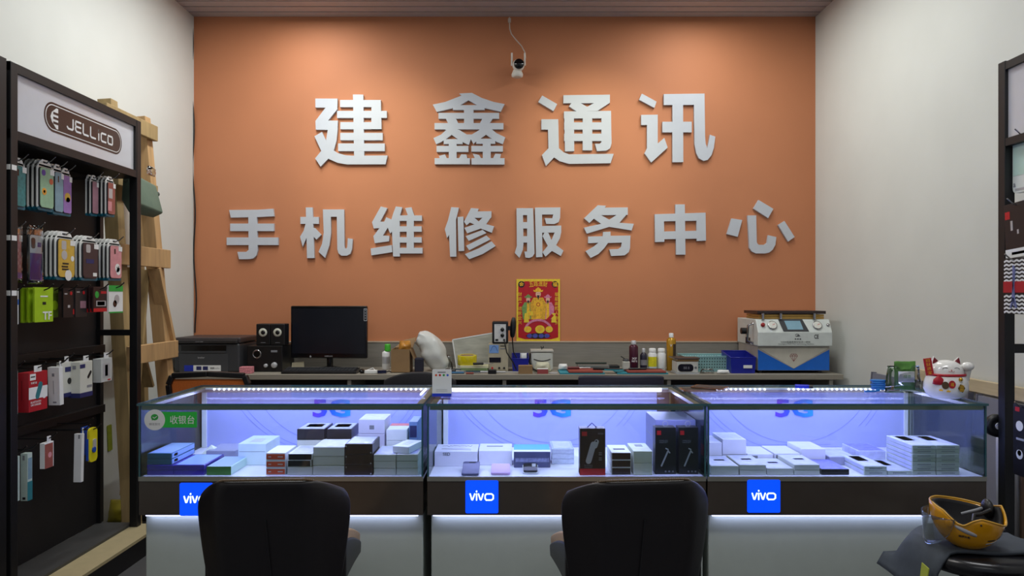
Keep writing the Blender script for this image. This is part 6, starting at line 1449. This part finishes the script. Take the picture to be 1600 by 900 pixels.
MB().raw([(-.188, -.085, stz - .035), (-.188, -.05, stz - .03), (-.20, -.055, stz - .105), (-.20, -.085, stz - .11)], [(0, 1, 2, 3)], limec, T(-.009, -.018, 0)).build('lining', gc, solid=.003)
# second seat at the bottom right corner
s2 = thing('armchair', 'brown leather seat cut off at the bottom right corner', 'chair', (1.36, 1.72, 0))
MB().rrect(-.13, .25, -.2, .16, .06, mat('brown_seat_leather', (58, 38, 36), .35, 0, .15, 20), TOP, .09, .43).build('seat', s2, bev=.03, seg=4)
for x in (-.09, .2):
    for y in (-.15, .12): MB().cyl((x, y, 0), (x, y, .435), .016, BLACKM).build('leg', s2)
# helmet, upside down
hx_, hy_ = PX(1511, 2.15), 2.15; hz_ = stz + .0085
he = thing('helmet', 'yellow scooter helmet lying upside down on the grey cloth', 'helmet', (hx_, hy_, hz_), R(-6)); he.scale = (.80, .80, .92)
hel = mat('yellow_gloss_shell', (226, 158, 18), .22, 0, .02, coat=.4)
def rimz(a):
    # a: angle, 0 = +x (back of helmet, right in picture), -90 = towards camera; higher on the visor and neck sides, dip near the ear, flap in between
    z = .128
    x, y = math.cos(a), math.sin(a)
    side = max(0, -y)
    deg = math.degrees(math.atan2(-y, -x)) # 0 = -x (visor side), 90 = towards camera, 180 = +x
    if 0 <= deg <= 180:
        key = [(0, .138), (25, .128), (48, .098), (58, .094), (72, .112), (84, .120), (100, .112), (125, .098), (140, .092), (155, .098), (168, .118), (180, .134)]
        for (d0, z0_), (d1, z1_) in zip(key, key[1:]):
            if d0 <= deg <= d1: return z0_ + (z1_ - z0_) * (deg - d0) / (d1 - d0)
    deg = -deg
    key = [(0, .138), (60, .135), (90, .128), (140, .118), (160, .122), (180, .134)]
    for (d0, z0_), (d1, z1_) in zip(key, key[1:]):
        if d0 <= deg <= d1: return z0_ + (z1_ - z0_) * (deg - d0) / (d1 - d0)
    return z
def shell(rx, ry, hbase, z_off, seg=72, nz=16, rim_off=0.0):
    vs = [(0, 0, z_off)]; fs = []
    for j in range(1, nz + 1):
        for i in range(seg):
            a = 2 * PI * i / seg; zr = rimz(a) - z_off + rim_off
            z = zr * (1 - math.cos(j / nz * PI / 2)) if False else zr * (j / nz) ** 1.7
            q = min(1, z / .135); r = (1 - (1 - q) ** 2.3) ** .5
            vs.append((rx * r * math.cos(a), ry * r * math.sin(a), z_off + z))
    for i in range(seg): fs.append((0, 1 + (i + 1) % seg, 1 + i))
    for j in range(nz - 1):
        for i in range(seg):
            i2 = (i + 1) % seg; a = 1 + j * seg; fs.append((a + i, a + i2, a + seg + i2, a + seg + i))
    return vs, fs
def hpt(a, z, rx=.118, ry=.128, out=.0):
    q = min(1, z / .135); r = (1 - (1 - q) ** 2.3) ** .5
    return ((rx * r + out) * math.cos(a), (ry * r + out) * math.sin(a), z)
vs, fs = shell(.118, .128, 0, 0); MB().raw(vs, fs, hel, None, True).build('shell', he, solid=.004)
vs, fs = shell(.108, .118, 0, .014, rim_off=-.004); MB().raw(vs, fs, mat('black_helmet_foam', (18, 18, 22), .8, 0, .15, 30), None, True).build('liner', he, solid=.012)
MB().tube([(.118 * math.cos(a) * .995, .128 * math.sin(a) * .995, rimz(a)) for a in [2 * PI * k / 96 for k in range(96)]], .0032, mat('pale_yellow_rim', (200, 150, 50), .3), 6, closed=True).build('rim', he)
MB().ball((.085, .03, .118), .03, BLACKP, 16, (.6, 1.1, 1.0)).build('neck_pad', he); MB().tube([(-.02, -.08, .10), (.0, -.05, .115), (.03, -.03, .112), (.07, -.02, .125)], .006, BLACKP).tube([(-.01, .02, .10), (.03, .0, .118), (.06, .02, .12)], .005, GREY).build('chin_strap', he)
def patch(name, a0, a1, zfun, hgt, m, out=.0028, n=14):
    vs, fs = [], []
    for i in range(n + 1):
        a = R(a0 + (a1 - a0) * i / n); z = zfun(i / n); k_ = hgt * math.sin(PI * (.06 + .88 * i / n)) ** .35
        for dz in (-k_ / 2, k_ / 2): vs.append(hpt(a, z + dz, out=out))
    for i in range(n): fs.append((2 * i, 2 * i + 2, 2 * i + 3, 2 * i + 1))
    return MB().raw(vs, fs, m, None, True).build(name, he, solid=.0008)
refl = mat('reflective_strip', (196, 196, 204), .3)
patch('reflective_strip', 224, 258, lambda t: .088 - .022 * t, .014, refl); patch('reflective_strip', 282, 330, lambda t: .036 + .018 * t * t, .007, refl)
patch('vent', 281, 301, lambda t: .049, .004, INK, .0035); patch('vent', 308, 326, lambda t: .050 + .012 * t, .004, INK, .0035)
def htext(s, a, z, w, h, name='lettering', m=INK):
    p = Vector(hpt(R(a), z, out=.0028)); q = Vector(hpt(R(a), z + .01, out=.0028)); up = (q - p).normalized(); tg = Vector((-math.sin(R(a)), math.cos(R(a)), 0)); n_ = tg.cross(up).normalized(); tg = up.cross(n_)
    M = Matrix(((tg.x, up.x, n_.x, p.x), (tg.y, up.y, n_.y, p.y), (tg.z, up.z, n_.z, p.z), (0, 0, 0, 1)))
    return text(s, m, M, he, w=w, h=h, bold=.03)
htext('美团外卖', 238, .058, .036, .010); htext('美团外卖', 318, .078, .030, .008)
MB().lathe([(.013, 0), (.013, .004), (.010, .005), (.0001, .005)], hel, T(*hpt(R(216), .094, out=.002)) @ RZ(R(216) + PI / 2) @ FRONT, 20).build('visor_hinge', he)
MB().ball(hpt(R(263), .102, out=.002), .0035, INK, 8).build('rivet', he)
vs, fs = [], []
for i in range(15):
    for j in range(7):
        a = R(128 + 100 * i / 14); v = j / 6; k_ = math.sin(PI * i / 14) ** .5
        vs.append(((.122 + .028 * k_ * (1 - v * .3)) * math.cos(a), (.132 + .012 * k_) * math.sin(a) * .95, .118 - .1 * v * k_ - .01))
for i in range(14):
    for j in range(6): fs.append((i * 7 + j, (i + 1) * 7 + j, (i + 1) * 7 + j + 1, i * 7 + j + 1))
MB().raw(vs, fs, glass_mat('visor_plastic', (240, 242, 244), .7, .03), None, True).build('visor', he, solid=.0015)

# ------------------------------------------------------------------ light
def area(nm, loc, rot, sx, sy, e, colr):
    li = bpy.data.lights.new(nm, 'AREA'); li.shape = 'RECTANGLE'; li.size = sx; li.size_y = sy; li.energy = e; li.color = colr
    lo = bpy.data.objects.new(nm, li); COL.objects.link(lo); lo.location = loc; lo.rotation_euler = rot
def spot(nm, loc, aim, e, colr, ang, blend):
    li = bpy.data.lights.new(nm, 'SPOT'); li.energy = e; li.color = colr; li.spot_size = R(ang); li.spot_blend = blend; li.shadow_soft_size = .05
    lo = bpy.data.objects.new(nm, li); COL.objects.link(lo); lo.location = loc
    lo.rotation_euler = (Vector(aim) - Vector(loc)).to_track_quat('-Z', 'Y').to_euler()
spot('wall_spot', (-0.92, 4.05, 3.30), (-.92, 5.4, 2.25), 50, (.95, .95, .74), 54, 1.0)
spot('wall_spot', (0.56, 4.05, 3.30), (.56, 5.4, 2.25), 58, (.95, .95, .74), 56, 1.0)
area('ceiling_light', (-1.1, 1.6, 3.30), (0, 0, 0), 1.2, .3, 22, (1, .97, .92))
area('ceiling_light', (1.2, 1.6, 3.30), (0, 0, 0), 1.2, .3, 24, (.97, .98, 1))
area('ceiling_light', (0, -1.2, 3.30), (0, 0, 0), 2.4, .3, 18, (.97, .98, 1))
area('ceiling_light', (-1.4, 4.2, 3.32), (0, 0, 0), .25, 1.7, 36, (.97, 1, .98))
area('ceiling_light', (1.3, 4.2, 3.32), (0, 0, 0), .25, 1.7, 28, (.97, 1, .96))
wd_ = bpy.data.worlds.new('daylight'); SC.world = wd_; wd_.use_nodes = True
wd_.node_tree.nodes['Background'].inputs[0].default_value = (.78, .87, 1, 1); wd_.node_tree.nodes['Background'].inputs[1].default_value = .28
SC.view_settings.view_transform = 'Standard'; SC.view_settings.look = 'None'; SC.view_settings.gamma = 1.0; SC.view_settings.use_curve_mapping = False
SC.view_settings.exposure = 0.0
SC.cycles.max_bounces = 10; SC.cycles.transparent_max_bounces = 24
